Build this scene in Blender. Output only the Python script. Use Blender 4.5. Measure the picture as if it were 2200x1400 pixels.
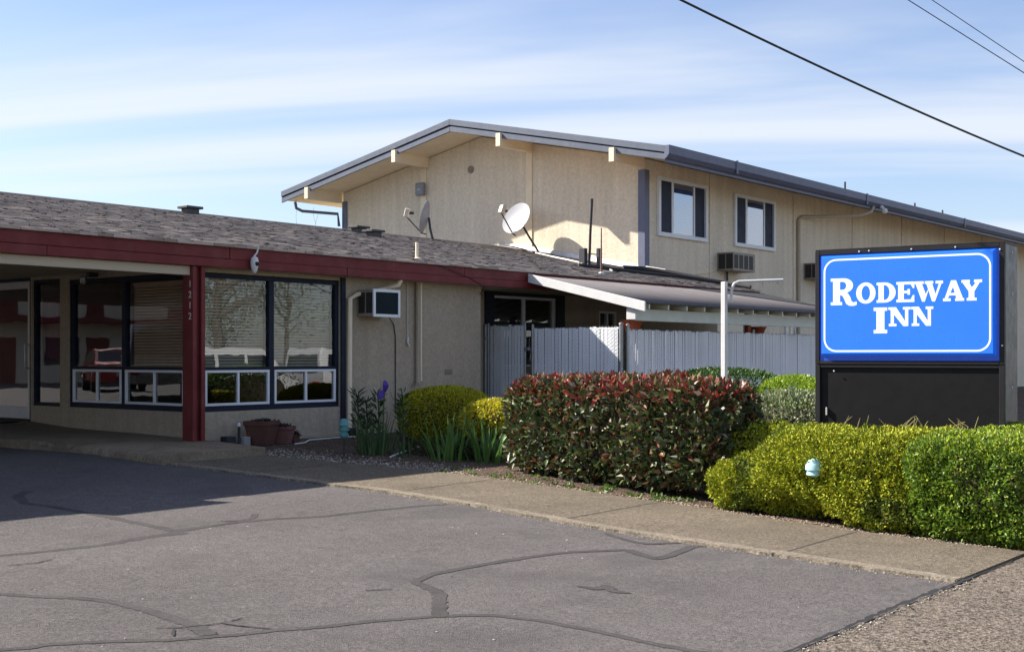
import bpy, bmesh, math, random
import numpy as np
from mathutils import Vector, Matrix

# ------------------------------------------------------------------ clear
for o in list(bpy.data.objects):
    bpy.data.objects.remove(o)
SC = bpy.context.scene
COL = SC.collection
R = math.radians
random.seed(7)
RNG = np.random.default_rng(11)

# ------------------------------------------------------------------ camera
# world: X runs along the eaves (right and away), Y runs left and away
cd = bpy.data.cameras.new('camera')
cam = bpy.data.objects.new('camera', cd)
COL.objects.link(cam)
cd.sensor_width = 36.0
cd.lens = 36.0 * 2717 / 2200
cd.shift_y = 65 / 2200
cd.clip_start = 0.05
cd.clip_end = 2000
cam.location = (0, 0, 1.2)
YAW = math.atan2(.621, .784)
cam.rotation_euler = (R(90), 0, YAW - R(90))
SC.camera = cam

# ------------------------------------------------------------------ world
SUN = Vector((-.45, 1.0, .85)).normalized()          # towards the sun
EL = math.asin(SUN.z)
ROT = math.atan2(SUN.x, SUN.y)
w = bpy.data.worlds.new('World')
SC.world = w
w.use_nodes = True
nt = w.node_tree
N, L = nt.nodes, nt.links
bg = N['Background']
sky = N.new('ShaderNodeTexSky')
sky.sky_type = 'NISHITA'
sky.sun_disc = False
sky.sun_elevation = EL
sky.sun_rotation = ROT
sky.altitude = 50
sky.air_density = 1.0
sky.dust_density = 0.8
sky.ozone_density = 2.5
# thin cirrus on a high flat layer
tc = N.new('ShaderNodeTexCoord')
sep = N.new('ShaderNodeSeparateXYZ')
L.new(tc.outputs['Generated'], sep.inputs[0])
def wmath(op, a, b=None, clamp=False):
    m = N.new('ShaderNodeMath'); m.operation = op; m.use_clamp = clamp
    for i, x in enumerate((a, b)):
        if x is None: continue
        if isinstance(x, (int, float)): m.inputs[i].default_value = x
        else: L.new(x, m.inputs[i])
    return m.outputs[0]
zz = wmath('ADD', wmath('MAXIMUM', sep.outputs[2], 0.0), 0.06)
comb = N.new('ShaderNodeCombineXYZ')
L.new(wmath('DIVIDE', sep.outputs[0], zz), comb.inputs[0])
L.new(wmath('DIVIDE', sep.outputs[1], zz), comb.inputs[1])
vr = N.new('ShaderNodeVectorRotate'); vr.rotation_type = 'Z_AXIS'
vr.inputs['Angle'].default_value = -YAW + R(6)
L.new(comb.outputs[0], vr.inputs['Vector'])
mp = N.new('ShaderNodeMapping')
mp.inputs['Scale'].default_value = (.60, .17, 1)
mp.inputs['Location'].default_value = (3.35, 1.1, 0)
L.new(vr.outputs[0], mp.inputs[0])
nz = N.new('ShaderNodeTexNoise'); nz.inputs['Scale'].default_value = 1.0
nz.inputs['Detail'].default_value = 5; nz.inputs['Roughness'].default_value = .5
nz.inputs['Distortion'].default_value = .9
L.new(mp.outputs[0], nz.inputs['Vector'])
cr = N.new('ShaderNodeValToRGB')
cr.color_ramp.interpolation = 'EASE'
cr.color_ramp.elements[0].position = .42; cr.color_ramp.elements[0].color = (.02, .02, .02, 1)
cr.color_ramp.elements[1].position = .70; cr.color_ramp.elements[1].color = (.72, .72, .72, 1)
L.new(nz.outputs['Fac'], cr.inputs[0])
# the cirrus veil thickens towards the horizon, as a flat layer does
hz = wmath('POWER', wmath('SUBTRACT', 1.0, wmath('MAXIMUM', sep.outputs[2], 0.0), True), 9.0)
veil = wmath('MULTIPLY', hz, .10)
fac = wmath('MINIMUM', wmath('ADD', cr.outputs[0], veil), .92)
mx = N.new('ShaderNodeMix'); mx.data_type = 'RGBA'
L.new(fac, mx.inputs['Factor'])
tint = N.new('ShaderNodeVectorMath'); tint.operation = 'MULTIPLY'; tint.inputs[1].default_value = (1.0, .955, 1.03)
L.new(sky.outputs[0], tint.inputs[0]); L.new(tint.outputs[0], mx.inputs['A'])
mx.inputs['B'].default_value = (5.2, 5.4, 5.7, 1)
L.new(mx.outputs['Result'], bg.inputs[0])
bg.inputs[1].default_value = 0.056

sd = bpy.data.lights.new('sun', 'SUN')
sd.energy = 3.5
sd.angle = R(.55)
sd.color = (1.0, .94, .85)
so = bpy.data.objects.new('sun', sd)
COL.objects.link(so)
so.rotation_euler = (-SUN).to_track_quat('-Z', 'Y').to_euler()
so.location = SUN * 60
vs = SC.view_settings
vs.view_transform = 'Standard'
vs.look = 'None'
vs.exposure = 1.7
vs.gamma = 1
vs.use_curve_mapping = False

# ------------------------------------------------------------------ helpers
def zg(Y):
    """height of the lot: it falls gently from the motel to the street"""
    P = ((-300, -.7), (-60, -.6), (0, -.42), (6, -.32), (10, -.2), (13.7, 0), (16, .02), (400, .02))
    for (a, b), (c, d) in zip(P, P[1:]):
        if a <= Y <= c: return b + (d - b) * (Y - a) / (c - a)
    return 0.0

MATS = {}
def mat(name, col, rough=.6, var=.12, vs=2.0, bump=0.0, bs=60.0, metal=0.0, spec=.5, fine=0.0, fs=120.0,
        attr=False, transl=0.0, streak=0.0, emit=None, stain=None, mid=0.0, ms=14.0):
    if name in MATS: return MATS[name]
    m = bpy.data.materials.new(name); m.use_nodes = True
    n, l = m.node_tree.nodes, m.node_tree.links
    b = n['Principled BSDF']
    b.inputs['Roughness'].default_value = rough
    b.inputs['Metallic'].default_value = metal
    b.inputs['Specular IOR Level'].default_value = spec
    geo = n.new('ShaderNodeNewGeometry')
    def noise(scale, det=4, vec=None, rgh=.55):
        t = n.new('ShaderNodeTexNoise'); t.inputs['Scale'].default_value = scale
        t.inputs['Detail'].default_value = det; t.inputs['Roughness'].default_value = rgh
        l.new(vec or geo.outputs['Position'], t.inputs['Vector']); return t.outputs['Fac']
    def mr(x, lo, hi, a=.25, c=.75):
        t = n.new('ShaderNodeMapRange'); t.inputs[1].default_value = a; t.inputs[2].default_value = c
        t.inputs[3].default_value = lo; t.inputs[4].default_value = hi; l.new(x, t.inputs[0]); return t.outputs[0]
    def mul(x, y):
        t = n.new('ShaderNodeMath'); t.operation = 'MULTIPLY'; l.new(x, t.inputs[0]); l.new(y, t.inputs[1]); return t.outputs[0]
    f = mr(noise(vs, 5), 1 - var, 1 + var)
    if fine: f = mul(f, mr(noise(fs, 2), 1 - fine, 1 + fine, .3, .7))
    if mid: f = mul(f, mr(noise(ms, 4, None, .75), 1 - mid, 1 + mid, .32, .68))
    if streak:
        mpn = n.new('ShaderNodeMapping'); mpn.inputs['Scale'].default_value = (5, 5, .35)
        l.new(geo.outputs['Position'], mpn.inputs[0])
        f = mul(f, mr(noise(1.0, 4, mpn.outputs[0]), 1 - streak, 1 + streak * .5, .3, .65))
    vm = n.new('ShaderNodeVectorMath'); vm.operation = 'SCALE'
    if attr:
        a = n.new('ShaderNodeAttribute'); a.attribute_name = 'Col'; l.new(a.outputs['Color'], vm.inputs[0])
    else:
        vm.inputs[0].default_value = col
    l.new(f, vm.inputs['Scale'])
    out = vm.outputs[0]
    if stain:
        sc_, colr, lo, hi, amt = stain
        mxs = n.new('ShaderNodeMix'); mxs.data_type = 'RGBA'
        l.new(mr(noise(sc_, 5), 0, amt, lo, hi), mxs.inputs['Factor'])
        l.new(out, mxs.inputs['A']); mxs.inputs['B'].default_value = (*colr, 1); out = mxs.outputs['Result']
    l.new(out, b.inputs['Base Color'])
    l.new(mr(noise(vs * 3, 3), max(0, rough - .08), min(1, rough + .08)), b.inputs['Roughness'])
    if bump:
        bp = n.new('ShaderNodeBump'); bp.inputs['Strength'].default_value = bump; bp.inputs['Distance'].default_value = .02
        l.new(noise(bs, 4), bp.inputs['Height']); l.new(bp.outputs[0], b.inputs['Normal'])
    if transl:
        tr = n.new('ShaderNodeBsdfTranslucent'); l.new(out, tr.inputs['Color'])
        ms = n.new('ShaderNodeMixShader'); ms.inputs[0].default_value = transl
        l.new(b.outputs[0], ms.inputs[1]); l.new(tr.outputs[0], ms.inputs[2])
        l.new(ms.outputs[0], n['Material Output'].inputs['Surface'])
    if emit:
        l.new(out, b.inputs['Emission Color']); b.inputs['Emission Strength'].default_value = emit
    MATS[name] = m
    return m

def glass(name, tint=(.75, .8, .82), refl=.12, rough=.0):
    if name in MATS: return MATS[name]
    m = bpy.data.materials.new(name); m.use_nodes = True
    n, l = m.node_tree.nodes, m.node_tree.links
    n.remove(n['Principled BSDF'])
    fr = n.new('ShaderNodeFresnel'); fr.inputs[0].default_value = 1.5
    ad = n.new('ShaderNodeMath'); ad.operation = 'ADD'; ad.use_clamp = True; ad.inputs[1].default_value = refl
    # the pane's outer face carries the mirror image of both faces; its inner face lets light pass
    fx = n.new('ShaderNodeMath'); fx.operation = 'MULTIPLY'; fx.inputs[1].default_value = 2.0
    l.new(fr.outputs[0], fx.inputs[0]); l.new(fx.outputs[0], ad.inputs[0])
    gb = n.new('ShaderNodeNewGeometry'); inv = n.new('ShaderNodeMath'); inv.operation = 'SUBTRACT'; inv.inputs[0].default_value = 1.0
    l.new(gb.outputs['Backfacing'], inv.inputs[1])
    mk = n.new('ShaderNodeMath'); mk.operation = 'MULTIPLY'; l.new(ad.outputs[0], mk.inputs[0]); l.new(inv.outputs[0], mk.inputs[1])
    t = n.new('ShaderNodeBsdfTransparent'); t.inputs[0].default_value = (*tint, 1)
    g = n.new('ShaderNodeBsdfGlossy'); g.inputs['Roughness'].default_value = rough
    g.inputs['Color'].default_value = (.95, .97, 1, 1)
    nz_ = n.new('ShaderNodeTexNoise'); nz_.inputs['Scale'].default_value = 1.3
    ge = n.new('ShaderNodeNewGeometry'); l.new(ge.outputs['Position'], nz_.inputs['Vector'])
    bp = n.new('ShaderNodeBump'); bp.inputs['Strength'].default_value = .05; bp.inputs['Distance'].default_value = .03
    l.new(nz_.outputs['Fac'], bp.inputs['Height']); l.new(bp.outputs[0], g.inputs['Normal'])
    ms = n.new('ShaderNodeMixShader')
    l.new(mk.outputs[0], ms.inputs[0]); l.new(t.outputs[0], ms.inputs[1]); l.new(g.outputs[0], ms.inputs[2])
    l.new(ms.outputs[0], n['Material Output'].inputs['Surface'])
    MATS[name] = m
    return m

def tag(o, label=None, cat=None, group=None, kind=None):
    if label: o['label'] = label
    if cat: o['category'] = cat
    if group: o['group'] = group
    if kind: o['kind'] = kind
    return o

def E(name, loc, label, cat, group=None, rz=0.0):
    o = bpy.data.objects.new(name, None); COL.objects.link(o)
    o.location = loc; o.rotation_euler = (0, 0, rz); o.empty_display_size = .2
    return tag(o, label, cat, group)

def absloc(o):
    v = Vector((0, 0, 0))
    while o is not None:
        v = v + o.location; o = o.parent
    return v

def link(name, me, m, parent=None, loc=(0, 0, 0), **kw):
    o = bpy.data.objects.new(name, me); COL.objects.link(o)
    o.location = loc
    if parent is not None: o.parent = parent
    if m is not None and not me.materials: me.materials.append(m)
    return tag(o, **kw)

def dup(o, loc, parent=None, rot=None, name=None):
    c = o.copy(); COL.objects.link(c); c.location = loc
    if parent is not None: c.parent = parent
    if rot is not None: c.rotation_euler = rot
    for ch in list(o.children):
        k = ch.copy(); COL.objects.link(k); k.parent = c
    return c

class MB:
    def __init__(s): s.v = []; s.f = []; s.c = []
    def box(s, x0, x1, y0, y1, z0, z1):
        b = len(s.v)
        s.v += [(x0, y0, z0), (x1, y0, z0), (x1, y1, z0), (x0, y1, z0), (x0, y0, z1), (x1, y0, z1), (x1, y1, z1), (x0, y1, z1)]
        s.f += [tuple(b + i for i in q) for q in ((0, 3, 2, 1), (4, 5, 6, 7), (0, 1, 5, 4), (1, 2, 6, 5), (2, 3, 7, 6), (3, 0, 4, 7))]
        return s
    def prism(s, pts, off):
        """closed polygon pts swept by off"""
        b = len(s.v); n = len(pts); off = Vector(off)
        s.v += [tuple(p) for p in pts] + [tuple(Vector(p) + off) for p in pts]
        s.f += [tuple(b + n - 1 - i for i in range(n)), tuple(b + n + i for i in range(n))]
        s.f += [(b + i, b + (i + 1) % n, b + n + (i + 1) % n, b + n + i) for i in range(n)]
        return s
    def beam(s, a, c, wd, h, up=(0, 0, 1)):
        a, c = Vector(a), Vector(c); d = (c - a).normalized()
        sd_ = d.cross(Vector(up)).normalized(); u = sd_.cross(d).normalized()
        q = [a + sd_ * x * wd / 2 + u * y * h / 2 for x, y in ((-1, -1), (1, -1), (1, 1), (-1, 1))]
        return s.prism(q, c - a)
    def tube(s, pts, r, n=8, cap=True):
        pts = [Vector(p) for p in pts]; m = len(pts)
        rs = r if isinstance(r, (list, tuple)) else [r] * m
        b = len(s.v); prev = None
        for i, p in enumerate(pts):
            d = (pts[min(i + 1, m - 1)] - pts[max(i - 1, 0)]).normalized()
            if prev is None:
                a = Vector((0, 0, 1)) if abs(d.z) < .9 else Vector((1, 0, 0))
                x = d.cross(a).normalized()
            else:
                x = (prev - d * prev.dot(d)).normalized()
            prev = x; y = d.cross(x)
            for k in range(n):
                t = 2 * math.pi * k / n
                s.v.append(tuple(p + (x * math.cos(t) + y * math.sin(t)) * rs[i]))
        for i in range(m - 1):
            for k in range(n):
                k2 = (k + 1) % n
                s.f.append((b + i * n + k, b + i * n + k2, b + (i + 1) * n + k2, b + (i + 1) * n + k))
        if cap:
            s.f.append(tuple(b + n - 1 - k for k in range(n))); s.f.append(tuple(b + (m - 1) * n + k for k in range(n)))
        return s
    def lathe(s, prof, c=(0, 0, 0), n=20, sq=None):
        b = len(s.v)
        for r_, z in prof:
            for k in range(n):
                t = 2 * math.pi * (k + .5) / n
                s.v.append((c[0] + r_ * math.cos(t), c[1] + r_ * math.sin(t), c[2] + z))
        for i in range(len(prof) - 1):
            for k in range(n):
                k2 = (k + 1) % n
                s.f.append((b + i * n + k, b + i * n + k2, b + (i + 1) * n + k2, b + (i + 1) * n + k))
        s.f.append(tuple(b + n - 1 - k for k in range(n))); s.f.append(tuple(b + (len(prof) - 1) * n + k for k in range(n)))
        return s
    def quad(s, *p):
        b = len(s.v); s.v += [tuple(q) for q in p]; s.f.append(tuple(range(b, b + len(p)))); return s
    def mesh(s, name, m, bevel=0.0, smooth=False, off=(0, 0, 0)):
        me = bpy.data.meshes.new(name)
        o = Vector(off)
        me.from_pydata([tuple(Vector(p) - o) for p in s.v], [], s.f)
        if bevel:
            bm = bmesh.new(); bm.from_mesh(me)
            bmesh.ops.bevel(bm, geom=bm.edges[:], offset=bevel, offset_type='OFFSET', segments=1, affect='EDGES', profile=.5, clamp_overlap=True)
            bm.to_mesh(me); bm.free()
        if smooth:
            me.polygons.foreach_set('use_smooth', [True] * len(me.polygons))
            me.set_sharp_from_angle(angle=R(40))
        me.materials.append(m)
        return me
    def build(s, name, m, parent=None, bevel=0.0, smooth=False, local=False, **kw):
        if parent is None:
            a = np.array(s.v); lo, hi = a.min(0), a.max(0)
            off = ((lo[0] + hi[0]) / 2, (lo[1] + hi[1]) / 2, lo[2])
            return link(name, s.mesh(name, m, bevel, smooth, off), None, None, off, **kw)
        off = (0, 0, 0) if local else absloc(parent)
        return link(name, s.mesh(name, m, bevel, smooth, off), None, parent, **kw)

def box(name, m, parent, dims, bevel=.004, **kw):
    return MB().box(*dims).build(name, m, parent, bevel=bevel, **kw)

def np_mesh(name, V, F, m, cols=None, smooth=False):
    """V (n,3), F (k,3 or 4) -> mesh"""
    me = bpy.data.meshes.new(name)
    V = np.ascontiguousarray(V, dtype=np.float32); F = np.ascontiguousarray(F, dtype=np.int32)
    me.vertices.add(len(V)); me.vertices.foreach_set('co', V.ravel())
    k = F.shape[1]
    me.loops.add(F.size); me.loops.foreach_set('vertex_index', F.ravel())
    me.polygons.add(len(F)); me.polygons.foreach_set('loop_start', np.arange(0, F.size, k, dtype=np.int32))
    if cols is not None:
        at = me.color_attributes.new('Col', 'FLOAT_COLOR', 'POINT')
        c4 = np.ones((len(V), 4), np.float32); c4[:, :3] = cols; at.data.foreach_set('color', c4.ravel())
    me.update(calc_edges=True); me.validate()
    if smooth: me.polygons.foreach_set('use_smooth', [True] * len(me.polygons))
    me.materials.append(m)
    return me

# ------------------------------------------------------------------ materials
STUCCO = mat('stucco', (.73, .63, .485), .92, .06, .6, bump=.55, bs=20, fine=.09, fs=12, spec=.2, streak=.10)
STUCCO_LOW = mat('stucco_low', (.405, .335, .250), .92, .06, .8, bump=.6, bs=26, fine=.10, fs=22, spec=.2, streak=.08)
TAN = mat('tan_paint', (.48, .40, .29), .75, .05, 2, bump=.15, bs=40, spec=.3)
CREAM = mat('cream_paint', (.84, .70, .50), .65, .06, 3, bump=.12, bs=30, spec=.3)
SLATE = mat('slate_paint', (.11, .12, .18), .5, .10, 4, bump=.08, bs=50)
RAKE = mat('grey_metal_trim', (.100, .116, .155), .45, .10, 3, bump=.06, bs=30)
NAVY = mat('navy_paint', (.014, .019, .034), .6, .12, 4, spec=.2)
RED = mat('barn_red_paint', (.150, .021, .021), .6, .16, 2.2, bump=.2, bs=26, fine=.06, fs=50, spec=.3, streak=.12, stain=(2.6, (.19, .055, .05), .52, .72, .55))
WHITE = mat('white_vinyl', (.72, .73, .75), .4, .05, 3)
WHITEP = mat('white_paint', (.64, .63, .61), .55, .06, 5, bump=.1, bs=30)
SAGE = mat('sage_paint', (.60, .64, .56), .65, .08, 4, bump=.1, bs=30)
YELL = mat('pale_yellow_timber', (.62, .60, .42), .7, .08, 4)
DRIP = mat('drip_edge_metal', (.62, .60, .58), .35, .12, 5, metal=.4)
STEEL = mat('galvanised_steel', (.34, .35, .36), .42, .15, 6, metal=.7)
DSTEEL = mat('dark_metal', (.045, .043, .045), .5, .15, 6, metal=.2)
BLACK = mat('black_rubber', (.018, .018, .019), .6, .2, 8)
BRONZE = mat('bronze_cabinet', (.016, .015, .016), .5, .12, 3, bump=.03, bs=15, spec=.25)
DPANEL = mat('dark_skirt_panel', (.0055, .0048, .0055), .55, .12, 3, spec=.2)
GALV_SIDE = mat('cabinet_side_metal', (.050, .052, .053), .45, .12, 3)
SHINGLE = mat('asphalt_shingle', (.1, .09, .08), .95, .14, 3.0, bump=.5, bs=160, fine=.16, fs=90, attr=True, spec=.2)
DARKSH = mat('dark_roofing', (.030, .030, .034), .85, .18, 3, bump=.3, bs=80)
CORR = mat('corrugated_sheet', (.115, .104, .106), .65, .12, 1.6, spec=.3, streak=.1)
ASPH = mat('asphalt', (.132, .119, .114), .95, .16, .55, bump=.9, bs=120, fine=.34, fs=48, spec=.15, mid=.13, ms=9,
           stain=(1.1, (.078, .072, .070), .50, .78, .8))
SEAM = mat('tar_seam', (.072, .066, .064), .92, .2, 4, bump=.4, bs=120, fine=.25, fs=60, spec=.1)
CONC = mat('aggregate_concrete', (.165, .136, .101), .92, .16, .9, bump=.9, bs=90, fine=.45, fs=42, spec=.12, mid=.14, ms=11,
           stain=(2.2, (.11, .092, .07), .52, .72, .5))
SIDEW = mat('sidewalk_aggregate', (.160, .132, .106), .9, .14, 1.2, bump=1.0, bs=80, fine=.75, fs=40, spec=.12, mid=.15, ms=14,
            stain=(3, (.13, .11, .085), .55, .75, .4))
SLAB = mat('entry_slab_concrete', (.245, .195, .138), .9, .18, 1.0, bump=.5, bs=60, fine=.22, fs=40, spec=.12, mid=.12, ms=8, stain=(1.6, (.11, .085, .06), .52, .75, .7))
SOIL = mat('bark_soil', (.105, .075, .055), .97, .30, 5, bump=1.2, bs=45, fine=.45, fs=50, spec=.1)
EARTH = mat('bare_ground', (.14, .13, .09), .95, .3, .4, bump=.5, bs=8, fine=.2, fs=20, spec=.1)
ROADM = mat('street_asphalt', (.10, .097, .095), .92, .15, .5, bump=.6, bs=150, fine=.25, fs=90)
CRACK = mat('joint_tar', (.012, .011, .011), .9, .2, 6)
TERRA = mat('terracotta', (.095, .038, .027), .7, .18, 6, bump=.25, bs=30)
TERRA2 = mat('pink_terracotta', (.18, .080, .066), .75, .18, 6, bump=.2, bs=30)
TEAL = mat('teal_plastic', (.085, .26, .26), .45, .1, 6)
ICE = mat('pale_aqua_globe', (.36, .62, .63), .45, .08, 8)
DISHW = mat('dish_enamel', (.42, .42, .43), .35, .07, 4)
DISHG = mat('dish_grey', (.30, .30, .32), .45, .10, 5)
BEIGEP = mat('beige_plastic', (.55, .47, .36), .5, .06, 6)
AC_BR = mat('ac_beige_metal', (.27, .225, .175), .5, .12, 5)
GRILL = mat('ac_dark_grille', (.020, .019, .018), .6, .15, 20)
SLATM = mat('vinyl_slat', (.93, .94, .95), .45, .07, 1.2, spec=.5, streak=.07)
RUST = mat('rust_orange', (.42, .10, .035), .7, .2, 6, bump=.2, bs=30)
SCREEN = mat('insect_screen', (.035, .040, .050), .7, .08, 20)
BLIND = mat('window_blind', (.50, .42, .31), .6, .06, 3)
BLIND_SKY = mat('sky_tinted_blind', (.18, .28, .52), .6, .05, 3)  # blue of the reflected sky is put into the blind colour
INTER = mat('interior_wall', (.34, .22, .17), .85, .15, 2)
CARPET = mat('interior_carpet', (.07, .03, .03), .95, .2, 3)
WOOD = mat('dark_desk_wood', (.06, .03, .02), .45, .25, 4)
BRASS = mat('brass_fitting', (.42, .30, .10), .35, .1, 8, metal=.8)
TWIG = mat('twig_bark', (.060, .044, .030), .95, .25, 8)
BARK = mat('tree_bark', (.15, .115, .085), .95, .25, 5, bump=.8, bs=20)
LEAF = mat('leaf', (.1, .15, .05), .42, .06, 3, attr=True, transl=.28, spec=.45)
LEAFG = mat('glossy_leaf', (.1, .15, .05), .42, .06, 3, attr=True, transl=.15, spec=.4)
LEAFM = mat('needle_leaf', (.1, .15, .05), .65, .06, 3, attr=True, transl=.12, spec=.25)
BLADE = mat('iris_blade', (.10, .20, .045), .45, .2, 6, transl=.3)
BLADED = mat('iris_blade_dark', (.050, .105, .030), .45, .2, 6, transl=.25)
PURPLE = mat('iris_petal', (.075, .035, .30), .55, .15, 10, transl=.25)
PEBBLE = mat('pebble', (.3, .28, .25), .85, .1, 9, attr=True, spec=.3)
GL_A = glass('window_glass', (.80, .82, .80), .01)
GL_B = glass('lobby_glass', (.90, .90, .88), .0)
GL_UP = glass('upstairs_glass', (.75, .82, .92), .22)
GL_SM = glass('slider_glass', (.55, .58, .56), .0)
SIGNB = mat('sign_blue', (.018, .155, .84), .3, .06, 2.2, emit=.10)  # slight glow added to the sign colours to keep the blue vivid
SIGNBD = mat('sign_blue_rim', (.012, .085, .56), .3, .02, 2, emit=.03)
SIGNW = mat('sign_white', (.80, .86, .95), .35, .02, 2, emit=.06)
DIGIT = mat('digit_white', (.62, .55, .48), .5, .1, 20)

# ------------------------------------------------------------------ ground
YS = [-300, -60, -20, -12, -6, -1, 0, 1.5, 3, 4.5, 6, 8, 10, 11, 12, 12.4, 13, 13.7, 14.5, 16, 20, 30, 45, 80, 300]
def strip(name, m, xl, xr, y0, y1, off, skirt=0.0, parent=None, step=.35, jit=0.0, **kw):
    """sheet between two edges xl(Y), xr(Y) that follows the fall of the lot"""
    n = max(2, int((y1 - y0) / step)) if (y1 - y0) < 40 else 0
    ys = [y0 + (y1 - y0) * i / n for i in range(n + 1)] if n else [y for y in YS if y0 <= y <= y1]
    ys = sorted(set(ys + [y for y in YS if y0 < y < y1]))
    rng = random.Random(len(name))
    a = MB(); rows = []
    for y in ys:
        l_, r_ = xl(y) + rng.uniform(-jit, jit), xr(y) + rng.uniform(-jit, jit)
        rows.append(((l_, y, zg(y) + off), (r_, y, zg(y) + off)))
    for i in range(len(rows) - 1):
        a.quad(rows[i][0], rows[i][1], rows[i + 1][1], rows[i + 1][0])
        if skirt:
            p, q = rows[i][0], rows[i + 1][0]
            a.quad((p[0], p[1], p[2] - skirt), p, q, (q[0], q[1], q[2] - skirt))
            p, q = rows[i][1], rows[i + 1][1]
            a.quad(p, (p[0], p[1], p[2] - skirt), (q[0], q[1], q[2] - skirt), q)
    if skirt:
        for l_, r_ in (rows[0], rows[-1]):
            a.quad((l_[0], l_[1], l_[2] - skirt), (r_[0], r_[1], r_[2] - skirt), r_, l_)
    me = a.mesh(name, m)
    bm = bmesh.new(); bm.from_mesh(me); bmesh.ops.remove_doubles(bm, verts=bm.verts, dist=.0004)
    bmesh.ops.recalc_face_normals(bm, faces=bm.faces); bm.to_mesh(me); bm.free()
    return link(name, me, None, parent, **kw)
def interp(P):
    def f(y):
        if y <= P[0][0]: return P[0][1]
        for (a, b), (c, d) in zip(P, P[1:]):
            if a <= y <= c: return b + (d - b) * (y - a) / (c - a)
        return P[-1][1]
    return f
K = lambda v: (lambda y: v)
BAND_L = interp([(3.0, 8.77), (5.0, 8.98), (6.6, 9.18), (8.0, 9.42), (9.4, 9.52), (10.2, 9.46), (11.4, 9.26), (12.35, 9.1)])
BAND_R = interp([(3.0, 10.38), (4.7, 10.56), (6.2, 10.93), (7.2, 11.04), (8.5, 11.17), (9.8, 11.30), (10.5, 11.2), (11.1, 10.98), (12.35, 10.6)])
strip('ground', EARTH, K(-300), K(300), -300, 300, -.16, kind='structure')
lot = strip('parking_lot', ASPH, K(-45), K(12.5), 3.0, 80, 0.0, kind='structure')
strip('street', ROADM, K(-300), K(300), -12, -1.0, -.12, kind='structure')
strip('far_pavement', SIDEW, K(-300), K(300), -14.5, -12, .0, kind='structure')
walk = strip('sidewalk', SIDEW, K(-120), K(160), -1.0, 2.985, .012, skirt=.14, kind='structure')
strip('planting_bed', SOIL, lambda y: BAND_R(y) - .02, K(60), 3.02, 13.74, .012, step=.5, kind='structure')
strip('concrete_band', CONC, BAND_L, BAND_R, 3.02, 12.36, .022, skirt=.05, jit=.012, step=.16, kind='structure')

band = bpy.data.objects['concrete_band']
EDGE = mat('pale_kerb_edge', (.225, .19, .145), .92, .18, 1.5, bump=.8, bs=80, fine=.40, fs=45, spec=.12, mid=.16, ms=12)
strip('edge_strip', EDGE, lambda y: BAND_L(y) - .012, lambda y: BAND_L(y) + .13, 3.03, 12.34, .026, skirt=.04, parent=band, jit=.018, step=.12)
# black joint along the sidewalk edge
def ribbon(pts, wd, off, rng, jit=.25, sub=6):
    """flat strip with uneven edges lying on the lot"""
    P = []
    for (a, b) in zip(pts, pts[1:]):
        for i in range(sub):
            t = i / sub; P.append((a[0] + (b[0] - a[0]) * t, a[1] + (b[1] - a[1]) * t))
    P.append(pts[-1])
    for _ in range(2):
        P = [P[0]] + [((P[i - 1][0] + 2 * P[i][0] + P[i + 1][0]) / 4, (P[i - 1][1] + 2 * P[i][1] + P[i + 1][1]) / 4) for i in range(1, len(P) - 1)] + [P[-1]]
    a = MB(); prev = None
    n = len(P)
    for i, p in enumerate(P):
        q0, q1 = P[max(i - 1, 0)], P[min(i + 1, n - 1)]
        dx, dy = q1[0] - q0[0], q1[1] - q0[1]; l_ = math.hypot(dx, dy) or 1
        nx, ny = -dy / l_, dx / l_
        u = i / (n - 1)
        ww = (wd(u) if callable(wd) else wd) / 2
        s1, s2 = ww * (1 + rng.uniform(-jit, jit)), ww * (1 + rng.uniform(-jit, jit))
        l3 = (p[0] + nx * s1, p[1] + ny * s1); r3 = (p[0] - nx * s2, p[1] - ny * s2)
        cur = ((*l3, zg(l3[1]) + off), (*r3, zg(r3[1]) + off))
        if prev: a.quad(prev[1], cur[1], cur[0], prev[0])
        prev = cur
    return a
rr = random.Random(3)
for y_ in (4.45, 6.75, 9.1, 11.2):
    ribbon([(BAND_L(y_) + .14, y_), ((BAND_L(y_) + BAND_R(y_)) / 2, y_ + .02), (BAND_R(y_) - .02, y_ + .03)], .016, .0245, rr, .5, 8).build('scored_joint', mat('joint_dirt', (.055, .045, .035), .95, .3, 8), band, local=True)
ribbon([(9.9, 2.985), (8.77, 2.99), (7.94, 3.01), (7.15, 3.0), (6.2, 2.99), (5.0, 3.0), (3, 3.0), (0, 3.0), (-6, 3.0)],
       lambda u: .035 if u > .1 else .012, .020, rr, .75, 16).build('expansion_joint', CRACK, walk, local=True)
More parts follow.
